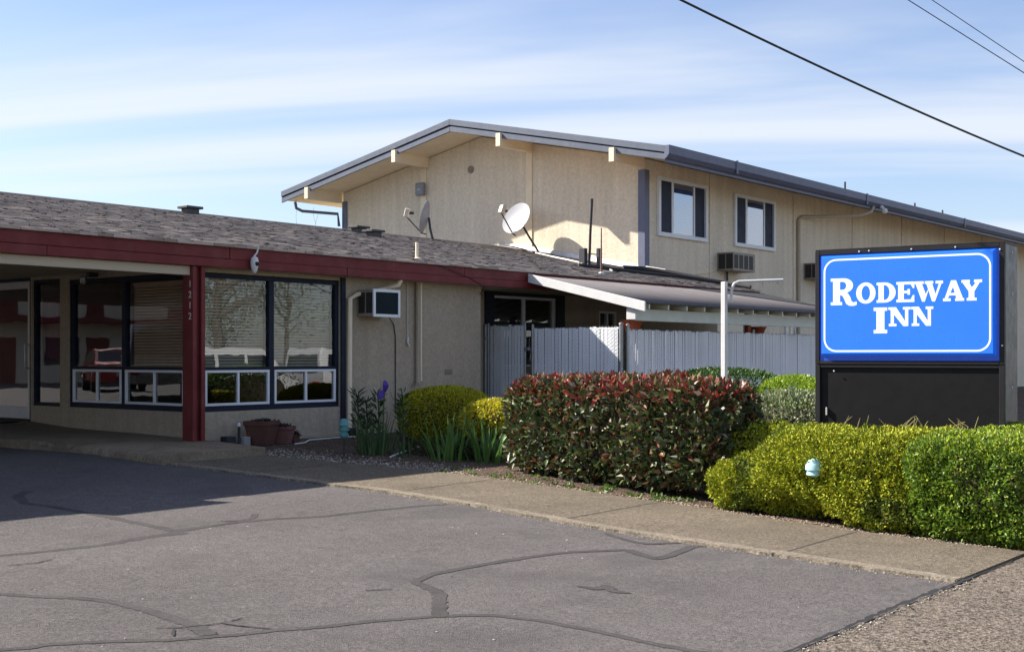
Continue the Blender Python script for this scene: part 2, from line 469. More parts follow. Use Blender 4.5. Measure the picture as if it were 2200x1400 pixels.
SE = [
 ([(2.6, 8.95), (4.0, 8.75), (4.88, 8.59), (5.14, 8.53), (5.48, 8.49), (5.68, 8.47), (5.97, 8.54), (6.3, 8.55), (6.45, 8.53)], lambda u: .075 + .09 * max(0, u - .4)),
 ([(6.8, 11.45), (6.52, 11.18), (6.37, 10.79), (6.44, 10.53), (6.49, 10.09), (6.51, 9.7), (6.48, 9.27), (6.47, 8.86), (6.41, 8.5)], .10),
 ([(6.42, 8.66), (6.82, 8.67), (7.12, 8.69), (7.41, 8.64), (7.9, 8.43), (8.37, 8.41), (9.05, 8.32), (9.34, 8.21)], lambda u: .11 - .05 * u),
 ([(7.05, 8.82), (7.25, 8.72), (7.4, 8.8), (7.55, 8.95)], .06),
 ([(3.4, 8.7), (3.9, 7.9), (4.19, 7.38), (4.31, 7.15), (4.47, 6.93), (4.54, 6.69), (4.55, 6.42), (4.52, 6.09), (4.5, 5.9), (4.44, 5.71), (4.40, 5.60)], lambda u: .055 + .05 * u),
 ([(2.6, 6.6), (3.2, 6.25), (3.45, 6.15), (3.6, 6.06), (3.71, 6.06), (3.98, 5.86), (4.18, 5.67), (4.51, 5.49), (4.72, 5.42), (4.95, 5.28), (5.18, 5.21), (5.49, 5.05), (5.7, 4.9), (5.84, 4.74), (5.9, 4.48), (5.9, 4.08), (5.85, 3.65), (5.86, 3.3), (5.88, 3.05)], .062),
 ([(5.59, 4.97), (5.85, 5.21), (6.1, 5.43), (6.2, 5.61), (6.28, 5.82), (6.57, 5.92), (7.05, 5.91), (7.58, 5.86), (7.96, 5.78), (8.39, 5.49)], lambda u: .095 if u < .35 else .075),
 ([(8.39, 5.49), (8.3, 5.32), (8.19, 5.09), (8.42, 5.1), (8.9, 5.2), (9.02, 5.12)], .09),
 ([(8.99, 6.09), (8.8, 5.75), (8.75, 5.52), (8.92, 5.42), (9.0, 5.35)], .06),
]
for i, (p, wd) in enumerate(SE):
    ribbon(p, wd, .0016 + .0003 * i, rr, .22, 9).build('tar_seam', SEAM, lot, local=True)
# open hairline cracks near the seam, and a dark oil spot
for i, p in enumerate([[(4.30, 5.95), (4.42, 5.85), (4.62, 5.78), (4.80, 5.80)], [(4.62, 5.78), (4.66, 5.62), (4.72, 5.46)], [(4.25, 5.72), (4.36, 5.86)],
                       [(6.0, 5.75), (5.85, 5.85)], [(4.7, 8.2), (4.9, 8.15), (5.05, 8.2)]]):
    ribbon(p, .014, .0048 + .0002 * i, rr, .8, 7).build('crack', CRACK, lot, local=True)
a = MB(); n = 26
ring = []
for k in range(n):
    t = 2 * math.pi * k / n; r_ = .09 * (1 + .5 * math.sin(3 * t + 1) + .25 * math.sin(7 * t))
    x, y = 6.95 + r_ * math.cos(t) * .8, 4.72 + r_ * math.sin(t) * 1.6
    ring.append((x, y, zg(y) + .0045))
a.quad(*ring); a.build('oil_spot', SEAM, lot, local=True)

# raised entry slab with its rounded, chipped kerb
SX0 = interp([(12.36, 9.02), (13.0, 9.0), (14.0, 8.93), (15.4, 8.78), (20, 8.6), (24, 8.5)])
SZ = interp([(12.36, .05), (13.4, .09), (15.0, .125), (16.6, .14), (17.8, .21), (24, .22)])
def make_slab():
    V = []; Fc = []
    ys = np.concatenate([np.linspace(12.372, 15, 34), np.linspace(15.2, 24, 18)])
    rng = random.Random(5)
    for y in ys:
        x0, zt = SX0(y), SZ(y); zb = zg(y) - .05
        j = rng.uniform(-.012, .012); ch = (.035 if rng.random() < .1 else 0)
        fr = .012 if y > 12.4 else .0
        # profile from kerb foot over the nose to the wall
        prof = [(x0 + j, zb), (x0 + .012 + j, zt - .055), (x0 + .03 + j + ch, zt - .018 - ch * .6), (x0 + .075 + ch, zt - .002), (x0 + .4, zt), (10.595, zt + fr * 0), (10.595, zb)]
        V += [(x, y, z) for x, z in prof]
    k = 7
    for i in range(len(ys) - 1):
        for q in range(k - 1):
            Fc.append((i * k + q, (i + 1) * k + q, (i + 1) * k + q + 1, i * k + q + 1))
    Fc.append(tuple(range(k)))
    me = bpy.data.meshes.new('entry_slab'); me.from_pydata(V, [], Fc)
    bm = bmesh.new(); bm.from_mesh(me); bmesh.ops.recalc_face_normals(bm, faces=bm.faces); bm.to_mesh(me); bm.free()
    me.materials.append(SLAB)
    return link('entry_slab', me, None, None, kind='structure')
make_slab()
MB().box(8.9, 10.3, 17.6, 19.2, .21, .232).build('doormat', mat('rubber_mat', (.015, .015, .016), .9, .2, 20, bump=.4, bs=90), None,
    bevel=.006, label='black rubber mat in front of the glass lobby door', cat='doormat')

# ------------------------------------------------------------------ lobby building
EY, EZ, RS = 13.44, 2.68, .187            # eave line, eave height, roof pitch
RY, RX0, RX1 = 20.9, -4.0, 26.05          # ridge line, ends of the roof
roofz = lambda y: EZ + RS * (y - EY)
WY, BX = 13.75, 10.6                      # front wall plane, porch wall plane
lob = E('lobby_building', (10.6, 13.75, 0), 'low tan stucco motel lobby with brown shingle roof and dark red fascia', 'building')

def openings(axis, plane, thick, span, zr, holes, name, m, parent):
    """wall with rectangular holes: boxes butted round each opening. holes = [(a0,a1,z0,z1)], sorted"""
    b = MB()
    def bx(a0, a1, z0, z1):
        if a1 - a0 < .003 or z1 - z0 < .003: return
        if axis == 'x': b.box(a0, a1, plane, plane + thick, z0, z1)
        else: b.box(plane, plane + thick, a0, a1, z0, z1)
    cur = span[0]
    for a0, a1, z0, z1 in holes:
        bx(cur, a0, *zr); bx(a0, a1, zr[0], z0); bx(a0, a1, z1, zr[1]); cur = a1
    bx(cur, span[1], *zr)
    return b.build(name, m, parent)
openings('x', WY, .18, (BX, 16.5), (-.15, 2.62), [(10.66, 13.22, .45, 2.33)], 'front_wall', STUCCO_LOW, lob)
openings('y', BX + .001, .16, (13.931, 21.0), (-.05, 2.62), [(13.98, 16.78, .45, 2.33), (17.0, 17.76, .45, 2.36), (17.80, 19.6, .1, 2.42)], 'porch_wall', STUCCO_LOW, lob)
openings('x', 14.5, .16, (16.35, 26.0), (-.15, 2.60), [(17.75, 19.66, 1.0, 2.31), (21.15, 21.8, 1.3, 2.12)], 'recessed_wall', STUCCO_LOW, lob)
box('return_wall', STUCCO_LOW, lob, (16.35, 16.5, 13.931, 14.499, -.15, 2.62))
box('back_wall', INTER, lob, (BX + .17, 26, 19.6, 19.75, -.05, 3.7))
box('interior_partition', INTER, lob, (16.36, 16.49, 14.67, 19.59, -.05, 2.7))
box('interior_floor', CARPET, lob, (BX + .165, 25.9, 13.94, 19.59, -.02, .12))
box('ceiling', TAN, lob, (BX + .165, 26, 13.95, 19.59, 2.63, 2.68))
# foundation line under the front wall
box('foundation_sill', STUCCO_LOW, lob, (BX + .02, 16.48, WY - .022, WY - .001, -.16, .075), .006)
# porch ceiling and roof
box('porch_ceiling', TAN, lob, (RX0, BX - .002, EY + .14, 21.0, 2.405, 2.43))
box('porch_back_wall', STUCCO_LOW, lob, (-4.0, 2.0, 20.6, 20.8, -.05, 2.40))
box('porch_beam', TAN, lob, (RX0, 10.298, EY + .06, EY + .17, 2.255, 2.372))
box('eave_soffit', TAN, lob, (BX, RX1, EY + .055, 14.498, 2.375, 2.395))
# roof deck with its other slope
a = MB()
a.prism([(RX0, EY + .02, roofz(EY + .02) - .03), (RX0, RY, roofz(RY) - .03), (RX0, RY + 7.3, roofz(RY) - .03 - 7.3 * RS), (RX0, RY + 7.3, roofz(RY) - .2 - 7.3 * RS),
         (RX0, RY, roofz(RY) - .2), (RX0, EY + .02, roofz(EY) - .2)], (RX1 - RX0, 0, 0))
deck = a.build('roof', DARKSH, lob)
# shingle courses: every tab a wedge of its own, joined
def shingles():
    V, Fc, C = [], [], []
    rng = np.random.default_rng(4)
    ex = .145; ncourse = int((RY - EY + .06) / math.cos(math.atan(RS)) / ex)
    ca = math.cos(math.atan(RS))
    for i in range(ncourse):
        y0 = EY - .045 + i * ex * ca; y1 = y0 + ex * ca * 1.12
        x = RX0 - rng.uniform(0, .3)
        while x < RX1 - .02:
            wd = rng.choice([.17, .21, .26, .33]); x1 = min(x + wd, RX1)
            if x1 > RX0 and x > 4.5:
                x0 = max(x, RX0); th = rng.uniform(.006, .014) if rng.random() < .6 else rng.uniform(.014, .024)
                g = .004
                yj = y0 + rng.uniform(-.006, .006)
                b = len(V)
                V += [(x0 + g, yj, roofz(yj) + th), (x1 - g, yj, roofz(yj) + th), (x1 - g, y1, roofz(y1) + .003), (x0 + g, y1, roofz(y1) + .003),
                      (x0 + g, yj, roofz(yj) - .02), (x1 - g, yj, roofz(yj) - .02)]
                Fc += [(b, b + 1, b + 2, b + 3), (b + 4, b + 5, b + 1, b)]
                t = rng.random()
                base = np.array((.45, .355, .285)) if t < .6 else (np.array((.32, .25, .20)) if t < .85 else np.array((.53, .425, .345)))
                base = base * rng.uniform(.86, 1.14)
                C += [base] * 6
            x = x1
    me = np_mesh('shingles', np.array(V) - np.array(absloc(deck)), np.array(Fc), SHINGLE, np.array(C))
    link('shingles', me, None, deck, kind='stuff')
shingles()
# ridge cap
a = MB()
for k in range(70):
    x = 4.5 + k * .31
    if x > 25.9: break
    a.prism([(x, RY - .13, roofz(RY - .13) + .012), (x, RY, roofz(RY) + .026), (x, RY + .13, roofz(RY - .13) + .012), (x, RY, roofz(RY) + .004)], (.30, 0, 0))
a.build('ridge_cap', DARKSH, deck, kind='stuff')
# fascia: two boards, the lower one standing proud, and a bright drip edge
for cuts, d0_, d1_, z0_, z1_ in (((RX0, 1.2, 6.1, 10.9, 15.72, 20.5, RX1), 0, .045, 2.495, 2.655), ((RX0, 3.4, 8.2, 13.05, 17.9, 22.7, RX1), -.022, .05, 2.375, 2.49)):
    for k_, (xa, xb) in enumerate(zip(cuts, cuts[1:])):
        dj = (.0, .003, -.002, .004, .001, .003)[k_]
        box('fascia_board', RED, lob, (xa + .003, xb - .003, EY + d0_ - dj, EY + d1_, z0_ - dj * .6, z1_), .005)
box('drip_edge', DRIP, lob, (RX0, RX1, EY - .03, EY + .03, 2.657, 2.676), .002)
box('end_fascia_board', RED, lob, (RX1 - .045, RX1, EY + .051, 16.45, 2.45, 2.66))
# wires stapled across the fascia
a = MB().tube([(15.05, EY - .028, 2.65), (15.3, EY - .03, 2.60), (15.75, EY - .032, 2.50), (16.1, EY - .034, 2.39), (16.3, EY + .06, 2.36), (16.55, WY + .1, 2.2)], .006, 5)
a.build('fascia_wire', BLACK, lob)
# three out-of-frame posts hold the porch roof; the one in view is red
def red_post(x, y, z0, z1, name, lab):
    p = E(name, (x, y, z0), lab, 'column')
    for x0, x1, y0, y1 in ((x, x + .062, y, y + .22), (x + .138, x + .2, y, y + .22), (x + .0625, x + .1375, y + .055, y + .165)):
        MB().box(x0, x1, y0, y1, z0, z1).build('post_board', RED, p, bevel=.005)
    return p
post = red_post(10.3, EY + .005, SZ(13.5) - .02, 2.374, 'red_porch_post', 'dark red timber post with white house numbers at the lobby corner')
def digits(txt, parent, x, y, z, size):
    for i, ch in enumerate(txt):
        cu = bpy.data.curves.new('digit', 'FONT'); cu.body = ch; cu.size = size; cu.extrude = .003; cu.align_x = 'CENTER'
        t = bpy.data.objects.new('digit_tmp', cu); COL.objects.link(t)
        bpy.context.view_layer.update()
        me = bpy.data.meshes.new_from_object(t.evaluated_get(bpy.context.evaluated_depsgraph_get()))
        bpy.data.objects.remove(t)
        me.name = 'house_number'; me.materials.clear(); me.materials.append(DIGIT)
        o = link('house_number', me, None, parent, Vector((x, y, z - i * size * 1.12)) - absloc(parent))
        o.rotation_euler = (R(90), 0, R(-90))
digits('1212', post, 10.2955, EY + .06, 2.10, .125)
for xx in (4.6, -1.0, -3.8):
    red_post(xx, EY + .005, zg(13.5) - .02, 2.374, 'porch_post', {4.6: 'porch post next left of the numbered red post', -1.0: 'middle porch post of the driveway canopy', -3.8: 'outermost porch post of the driveway canopy'}[xx])
# unseen board added above the eave, left of the view: it throws the small step in the roof's shadow
box('eave_shadow_board', RED, lob, (4.9, 6.2, EY + .02, EY + .08, 2.74, 3.0))

# window frames -------------------------------------------------------
def blind(parent, axis, plane, a0, a1, z0, z1, m, pitch=.042, tilt=.5):
    b = MB(); z = z0
    while z < z1:
        dz, dy = .018 * math.sin(tilt), .018 * math.cos(tilt)
        if axis == 'x': b.quad((a0, plane - dy, z - dz), (a1, plane - dy, z - dz), (a1, plane + dy, z + dz), (a0, plane + dy, z + dz))
        else: b.quad((plane - dy, a1, z - dz), (plane - dy, a0, z - dz), (plane + dy, a0, z + dz), (plane + dy, a1, z + dz))
        z += pitch
    if axis == 'x': b.box(a0, a1, plane - .02, plane + .02, z1, z1 + .04)
    else: b.box(plane - .02, plane + .02, a0, a1, z1, z1 + .04)
    return b.build('blind', m, parent, kind='stuff')
def fbox(axis, plane, d0, d1, a0, a1, z0, z1):
    return (a0, a1, plane + d0, plane + d1, z0, z1) if axis == 'x' else (plane + d0, plane + d1, a0, a1, z0, z1)
def framed(name, axis, plane, a0, a1, z0, z1, fm, gm, fw, parent, d=(.0, .06), glassd=.03, rails=()):
    """a window: outer frame bars, optional mullions, and the panes between them"""
    b = MB()
    b.box(*fbox(axis, plane, *d, a0, a0 + fw, z0, z1)); b.box(*fbox(axis, plane, *d, a1 - fw, a1, z0, z1))
    b.box(*fbox(axis, plane, *d, a0 + fw, a1 - fw, z0, z0 + fw)); b.box(*fbox(axis, plane, *d, a0 + fw, a1 - fw, z1 - fw, z1))
    for r_ in rails: b.box(*fbox(axis, plane, d[0] + .004, d[1] - .004, r_ - fw / 2, r_ + fw / 2, z0 + fw, z1 - fw))
    win = b.build(name, fm, parent, bevel=.003)
    ed = [a0 + fw] + [x for r_ in rails for x in (r_ - fw / 2, r_ + fw / 2)] + [a1 - fw]
    gms = gm if isinstance(gm, list) else [gm] * (len(ed) // 2)
    for k in range(len(ed) // 2):
        MB().box(*fbox(axis, plane, glassd, glassd + .006, ed[2 * k] + .001, ed[2 * k + 1] - .001, z0 + fw, z1 - fw)).build('pane', gms[k], win)
    return win
# navy grid in the front wall (set in the opening) and the porch wall
P = WY + .03
navy = MB()
for z0, z1 in ((.45, .525), (1.012, 1.052), (2.262, 2.33)): navy.box(10.66, 13.22, P, P + .09, z0, z1)
for x0, x1 in ((10.66, 10.75), (11.875, 11.965), (13.155, 13.22)):
    for z0, z1 in ((.5255, 1.0115), (1.0525, 2.2615)): navy.box(x0, x1, P + .001, P + .089, z0, z1)
wf = navy.build('front_window', NAVY, lob, bevel=.003)
for x0, x1 in ((10.752, 11.873), (11.967, 13.153)):
    MB().box(x0, x1, P + .04, P + .046, 1.053, 2.261).build('pane', GL_A, wf)
    blind(wf, 'x', WY + .17, x0, x1, 1.07, 2.20, BLIND, tilt=1.15)
for x0, x1 in ((10.752, 11.873), (11.967, 13.153)):
    framed('slider_window', 'x', P - .012, x0, x1, .527, 1.010, WHITE, GL_SM, .035, lob, d=(0, .07), glassd=.03, rails=((x0 + x1) / 2 + .01,))
box('corner_post', NAVY, lob, (13.222, 13.31, WY - .035, WY - .001, .02, 2.374))
P = BX + .03
navy = MB()
for z0, z1 in ((.45, .525), (1.012, 1.052), (2.262, 2.33)): navy.box(P, P + .09, 13.98, 16.78, z0, z1)
for y0, y1 in ((13.98, 14.06), (15.40, 15.49), (16.70, 16.78)):
    for z0, z1 in ((.5255, 1.0115), (1.0525, 2.2615)): navy.box(P + .001, P + .089, y0, y1, z0, z1)
wb = navy.build('porch_window', NAVY, lob, bevel=.003)
for k, (y0, y1) in enumerate(((14.062, 15.398), (15.492, 16.698))):
    MB().box(P + .04, P + .046, y0, y1, 1.053, 2.261).build('pane', GL_B, wb)
    framed('slider_window', 'y', P - .012, y0, y1, .527, 1.010, WHITE, GL_SM, .035, lob, d=(0, .07), glassd=.03, rails=((y0 + y1) / 2,))
blind(wb, 'y', BX + .17, 14.07, 15.39, 1.09, 2.20, mat('dark_blind', (.66, .48, .36), .6, .06, 3), tilt=1.15)
framed('sidelight', 'y', BX + .03, 17.002, 17.758, .452, 2.358, NAVY, GL_B, .05, lob, d=(0, .09), glassd=.04)
# glass lobby door in a navy jamb
box('door_jamb', NAVY, lob, (BX + .01, BX + .13, 17.765, 17.845, .2, 2.41))
box('door_head', NAVY, lob, (BX + .01, BX + .13, 17.846, 19.6, 2.36, 2.41))
ALU = mat('aluminium', (.50, .51, .53), .4, .08, 6, metal=.3)
door = MB()
door.box(BX + .03, BX + .08, 17.85, 17.93, .235, 2.355).box(BX + .03, BX + .08, 18.82, 18.90, .235, 2.355)
door.box(BX + .03, BX + .08, 17.931, 18.819, .235, .42).box(BX + .03, BX + .08, 17.931, 18.819, 2.24, 2.355)
dr = door.build('lobby_door', ALU, lob, bevel=.004)
MB().box(BX + .05, BX + .057, 17.931, 18.819, .421, 2.239).build('pane', GL_B, dr)
MB().tube([(BX + .03, 17.9, 1.02), (BX - .03, 17.9, 1.02), (BX - .03, 17.9, 1.38), (BX + .03, 17.9, 1.38)], .014, 8).build('door_handle', STEEL, dr, smooth=True)
MB().box(BX + .05, BX + .058, 18.905, 19.595, .24, 2.35).build('side_pane', GL_B, lob)
# things inside the lobby seen dimly through the glass
t = E('reception_desk', (12.6, 17.2, .12), 'dark wooden reception desk inside the lobby behind the glass', 'desk')
box('desk_body', WOOD, t, (12.4, 12.9, 15.8, 18.8, .122, 1.0)); box('desk_top', BEIGEP, t, (12.3, 13.0, 15.7, 18.9, 1.002, 1.05))
a = MB()
for k in range(16): a.box(10.78 + .002 * (k % 2), 10.80 + .01 * (k % 2), 17.02 + k * .046, 17.06 + k * .046, 1.15, 2.1)
a.build('red_curtain', mat('red_curtain', (.16, .018, .02), .8, .2, 5), None, label='dark red curtain hanging behind the lobby sidelight', cat='curtain')

# recessed windows behind the chain-link
for nm, x0, x1, z0, z1 in (('side_window', 17.752, 19.658, 1.002, 2.308), ('small_side_window', 21.152, 21.798, 1.302, 2.118)):
    wn = framed(nm, 'x', 14.51, x0, x1, z0, z1, WHITE, GL_A, .045, lob, d=(0, .08), glassd=.04, rails=((x0 + x1) / 2,))
    box('dark_backing', SCREEN, wn, (x0, x1, 14.67, 14.70, z0, z1))
a = MB()
for x0, x1, z0, z1 in ((17.50, 17.751, -.1, 2.37), (19.66, 19.92, -.1, 2.37), (17.752, 19.659, 2.31, 2.37)): a.box(x0, x1, 14.46, 14.498, z0, z1)
a.build('window_surround', NAVY, lob, bevel=.003)

# downspouts, conduit and small things on the front wall
def pipe(name, m, parent, pts, r, **kw):
    return MB().tube(pts, r, 8).build(name, m, parent, smooth=True, **kw)
pipe('downspout', CREAM, lob, [(14.25, EY + .03, 2.40), (14.22, EY + .06, 2.30), (14.1, WY - .08, 2.24), (13.50, WY - .07, 2.13), (13.37, WY - .06, 2.06), (13.36, WY - .06, 1.2), (13.36, WY - .06, .36), (13.36, WY - .06, .05)], .038)
pipe('downspout', STUCCO_LOW, lob, [(14.88, WY - .045, 2.40), (14.88, WY - .045, .82), (14.86, WY - .07, .76), (14.80, WY - .12, .75)], .036)
pipe('conduit', CREAM, lob, [(14.97, WY - .03, 2.40), (14.97, WY - .03, .8)], .02)
a = MB().tube([(14.67, WY - .015, 2.37), (14.68, WY - .015, 1.5)], .007, 5).tube([(14.68, WY - .02, 1.5), (14.66, WY - .03, 1.42), (14.70, WY - .03, 1.36)], .016, 6)
a.build('hanging_cord', WHITEP, lob)
a = MB().box(15.58, 15.76, WY - .012, WY - .001, .905, .985); a.build('wall_vent', mat('vent_grey', (.20, .17, .14), .7), lob, bevel=.006)
# roof furniture
def box_vent(x, y):
    a = MB().box(x - .13, x + .13, y - .12, y + .12, roofz(y) - .03, roofz(y) + .10).box(x - .2, x + .2, y - .16, y + .16, roofz(y) + .101, roofz(y) + .15)
    a.build('roof_vent', DSTEEL, deck, bevel=.008)
for q in ((15.72, 20.6), (20.05, 20.25), (19.45, 19.2)): box_vent(*q)
a = MB().lathe([(.08, -.02), (.08, .01), (.026, .025), (.024, .27), (.02, .27)], (15.16, 13.98, roofz(13.98)), 12)
a.build('vent_pipe', CREAM, deck, smooth=True)
# metal flashing where the low roof meets the gable wall
a = MB().prism([(25.93, 15.9, roofz(15.9) + .03), (25.93, 20.8, roofz(20.8) + .03), (25.985, 20.8, roofz(20.8) + .14), (25.985, 15.9, roofz(15.9) + .14)], (.01, 0, .0))
a.prism([(25.62, 19.2, roofz(19.2) + .03), (25.62, 20.8, roofz(20.8) + .03), (25.93, 20.8, roofz(20.8) + .045), (25.93, 19.2, roofz(19.2) + .045)], (0, 0, .02))
a.build('roof_flashing', DRIP, deck)

# air conditioner in the low wall
def ac_unit(name, x0, x1, y0, y1, z0, z1, lab, facem, bodym, face_white=True):
    t = E(name, ((x0 + x1) / 2, y1, z0), lab, 'air conditioner', 'wall air conditioners')
    MB().box(x0, x1, y0 + .03, y1, z0, z1).build('housing', bodym, t, bevel=.008)
    for k in range(2):
        ya = y0 + .05 + k * (y1 - y0 - .07) / 2
        MB().box(x0 - .006, x0 - .001, ya, ya + (y1 - y0 - .07) / 2 - .03, z0 + .05, z1 - .04).build('side_grille', GRILL, t)
    if face_white:
        b = MB().box(x0 - .02, x0 + .025, y0, y0 + .03, z0 - .01, z1 + .01).box(x1 - .025, x1 + .02, y0, y0 + .03, z0 - .01, z1 + .01)
        b.box(x0 + .0255, x1 - .0255, y0, y0 + .03, z0 - .01, z0 + .035).box(x0 + .0255, x1 - .0255, y0, y0 + .03, z1 - .035, z1 + .01)
        b.build('face_frame', facem, t, bevel=.004)
        MB().box(x0 + .026, x1 - .026, y0 + .012, y0 + .028, z0 + .036, z1 - .036).build('front_grille', mat('coil_grille', (.012, .02, .026), .7, spec=.1), t)
    else:
        n = 4; ww = (x1 - x0 - .1) / n
        for k in range(n):
            MB().box(x0 + .05 + k * ww, x0 + .05 + (k + .72) * ww, y0 + .022, y0 + .03, z0 + .06, z1 - .06).build('louvre', GRILL, t)
    return t
acl = ac_unit('air_conditioner', 13.56, 14.10, 13.36, WY - .002, 1.80, 2.20, 'white framed air conditioner in the low wall under the red fascia', WHITE, AC_BR)
pipe('drain_tube', BLACK, acl, [(14.0, 13.5, 1.81), (14.15, 13.6, 1.76), (14.36, WY - .015, 1.70), (14.40, WY - .015, 1.5), (14.40, WY - .015, .3)], .008)

# ------------------------------------------------------------------ two-storey guest wing
GX, GY0, GY1, GEND = 26.0, 16.5, 26.9, 64.0
GRY, GS, GTOP = 21.65, .208, 7.33
gr = lambda y: GTOP - GS * abs(y - GRY)
wing = E('guest_room_wing', (GX, 21.65, 0), 'two-storey tan stucco motel wing with low gable roof', 'building')
a = MB().prism([(GX, GY0, -.1), (GX, GY0, gr(GY0) - .27), (GX, GRY, gr(GRY) - .27), (GX, GY1, gr(GY1) - .27), (GX, GY1, -.1)], (GEND - GX, 0, 0))
a.build('wall', STUCCO, wing)
XR = 24.78
a = MB().prism([(XR, 15.16, gr(15.16)), (XR, GRY, GTOP), (XR, 28.14, gr(28.14)), (XR, 28.14, gr(28.14) - .22), (XR, GRY, GTOP - .22), (XR, 15.16, gr(15.16) - .22)], (GEND + 1 - XR, 0, 0))
uro = a.build('roof', mat('grey_roof_gravel', (.17, .18, .20), .9, .12, 3), wing)
a = MB().prism([(XR + .01, 15.2, gr(15.2) - .222), (XR + .01, GRY, GTOP - .222), (XR + .01, 28.1, gr(28.1) - .222), (XR + .01, 28.1, gr(28.1) - .25), (XR + .01, GRY, GTOP - .25), (XR + .01, 15.2, gr(15.2) - .25)], (GEND - XR, 0, 0))
a.build('soffit', CREAM, wing)  # warm cream also stands for sunlight bounced up under the roof
# rake boards on each side of the ridge: metal edge over a painted board, dark gap between
for ya, yb in ((GRY + .001, 28.16), (GRY - .001, 15.14)):
    MB().prism([(XR - .075, ya, gr(ya) + .02), (XR - .075, yb, gr(yb) + .02), (XR - .075, yb, gr(yb) - .135), (XR - .075, ya, gr(ya) - .135)], (.074, 0, 0)).build('rake_metal_edge', RAKE, wing, bevel=.006)
    MB().prism([(XR - .035, ya, gr(ya) - .137), (XR - .035, yb, gr(yb) - .137), (XR - .035, yb, gr(yb) - .165), (XR - .035, ya, gr(ya) - .165)], (.034, 0, 0)).build('rake_shadow_gap', NAVY, wing)
    MB().prism([(XR - .052, ya, gr(ya) - .166), (XR - .052, yb, gr(yb) - .166), (XR - .052, yb, gr(yb) - .305), (XR - .052, ya, gr(ya) - .305)], (.051, 0, 0)).build('rake_board', RAKE, wing, bevel=.006)
# four outlookers under the rake
for y in (27.03, 23.6, 19.98, 16.56):
    MB().box(XR - .13, GX - .001, y - .075, y + .075, gr(y) - .52, gr(y) - .19).build('roof_beam', CREAM, wing, bevel=.008)
# battens and corner boards
for y in (23.72, 20.02):
    box('batten', CREAM, wing, (GX - .025, GX - .001, y - .1, y + .1, 3.2, gr(y) - .5))
box('corner_board', SLATE, wing, (GX - .03, GX + .18, GY0 - .03, GY0 + .17, 2.6, 5.72))
box('corner_board', SLATE, wing, (GX - .03, GX - .001, GY1 - .17, GY1 + .03, -.1, 5.72))
for x in (29.2, 34.1, 38.3, 42.45, 46.6, 50.8, 55.0):
    box('batten', STUCCO, wing, (x - .07, x + .07, GY0 - .028, GY0 - .001, -.1, gr(GY0) - .3), .006)
# long gutter with joints
for k, (xa, xb) in enumerate(((XR - .074, 27.9), (27.902, 35.9), (35.902, 44.4), (44.402, 53), (53.002, 65))):
    MB().prism([(xa, 15.10, 5.70), (xa, 15.02, 5.80), (xa, 15.02, 6.0), (xa, 15.155, 6.0), (xa, 15.155, 5.70)], (xb - xa, 0, 0)).build('gutter', SLATE, wing, bevel=.006)
for x in (27.9, 35.9, 44.4, 53): box('gutter_joint', SLATE, wing, (x - .05, x + .05, 15.0, 15.019, 5.69, 6.02))
box('eave_fascia', SLATE, wing, (XR, 65, 15.156, 15.19, 5.62, 5.98))
pipe('downspout', TAN, wing, [(36.6, 15.1, 5.72), (36.55, 15.15, 5.55), (36.3, 15.4, 5.42), (34.5, GY0 - .06, 5.30), (34.3, GY0 - .06, 5.22), (34.3, GY0 - .06, 0)], .05)
pipe('downspout', RAKE, wing, [(25.2, 28.1, 5.72), (25.2, 28.05, 5.55), (25.3, 27.9, 5.46), (25.85, 26.98, 5.36), (25.9, 26.98, 5.0)], .045)
a = MB().tube([(36.9, 15.0, 5.72), (36.9, 14.92, 5.66)], .05, 8).lathe([(.02, 0), (.07, .02), (.09, .08), (.07, .15), (.02, .17)], (36.95, 14.9, 5.5), 12)
a.build('eave_flood_light', WHITEP, None, label='small white flood light under the long grey gutter', cat='light', smooth=True)
for x, y, h in ((40, 17.5, .55), (47.6, 18, .5), (50.6, 18, .5), (58, 19, .5)):
    MB().tube([(x, y, gr(y) - .1), (x, y, gr(y) + h)], .035, 6).build('roof_pipe', DSTEEL, wing)
# gable fittings
a = MB().lathe([(.10, 0), (.10, .03), (.06, .05)], (0, 0, 0), 12)
me = a.mesh('round_vent', mat('vent_brown', (.25, .2, .15), .8)); o = link('round_vent', me, None, wing, Vector((GX - .002, 22.0, 6.22)) - absloc(wing)); o.rotation_euler = (0, R(-90), 0)
t = E('junction_box', (GX - .13, 23.75, 5.65), 'grey metal junction box high on the gable batten', 'box')
MB().box(GX - .16, GX - .026, 23.6, 23.92, 5.65, 6.0).build('case', mat('box_grey', (.22, .23, .25), .5, .1, 6), t, bevel=.03)
MB().box(GX - .172, GX - .161, 23.70, 23.82, 5.79, 5.83).build('plate', DISHW, t, bevel=.003)
a = MB()
for y0, z0, y1, z1 in ((27.9, 5.66, 27.9, 4.9), (27.2, 5.5, 27.1, 5.0), (27.0, 5.3, 27.15, 4.75)): a.tube([(25.1, y0, z0), (25.1, (y0 + y1) / 2 + .05, (z0 + z1) / 2), (25.1, y1, z1)], .004, 4)
a.build('loose_eave_wire', BLACK, wing, kind='stuff')

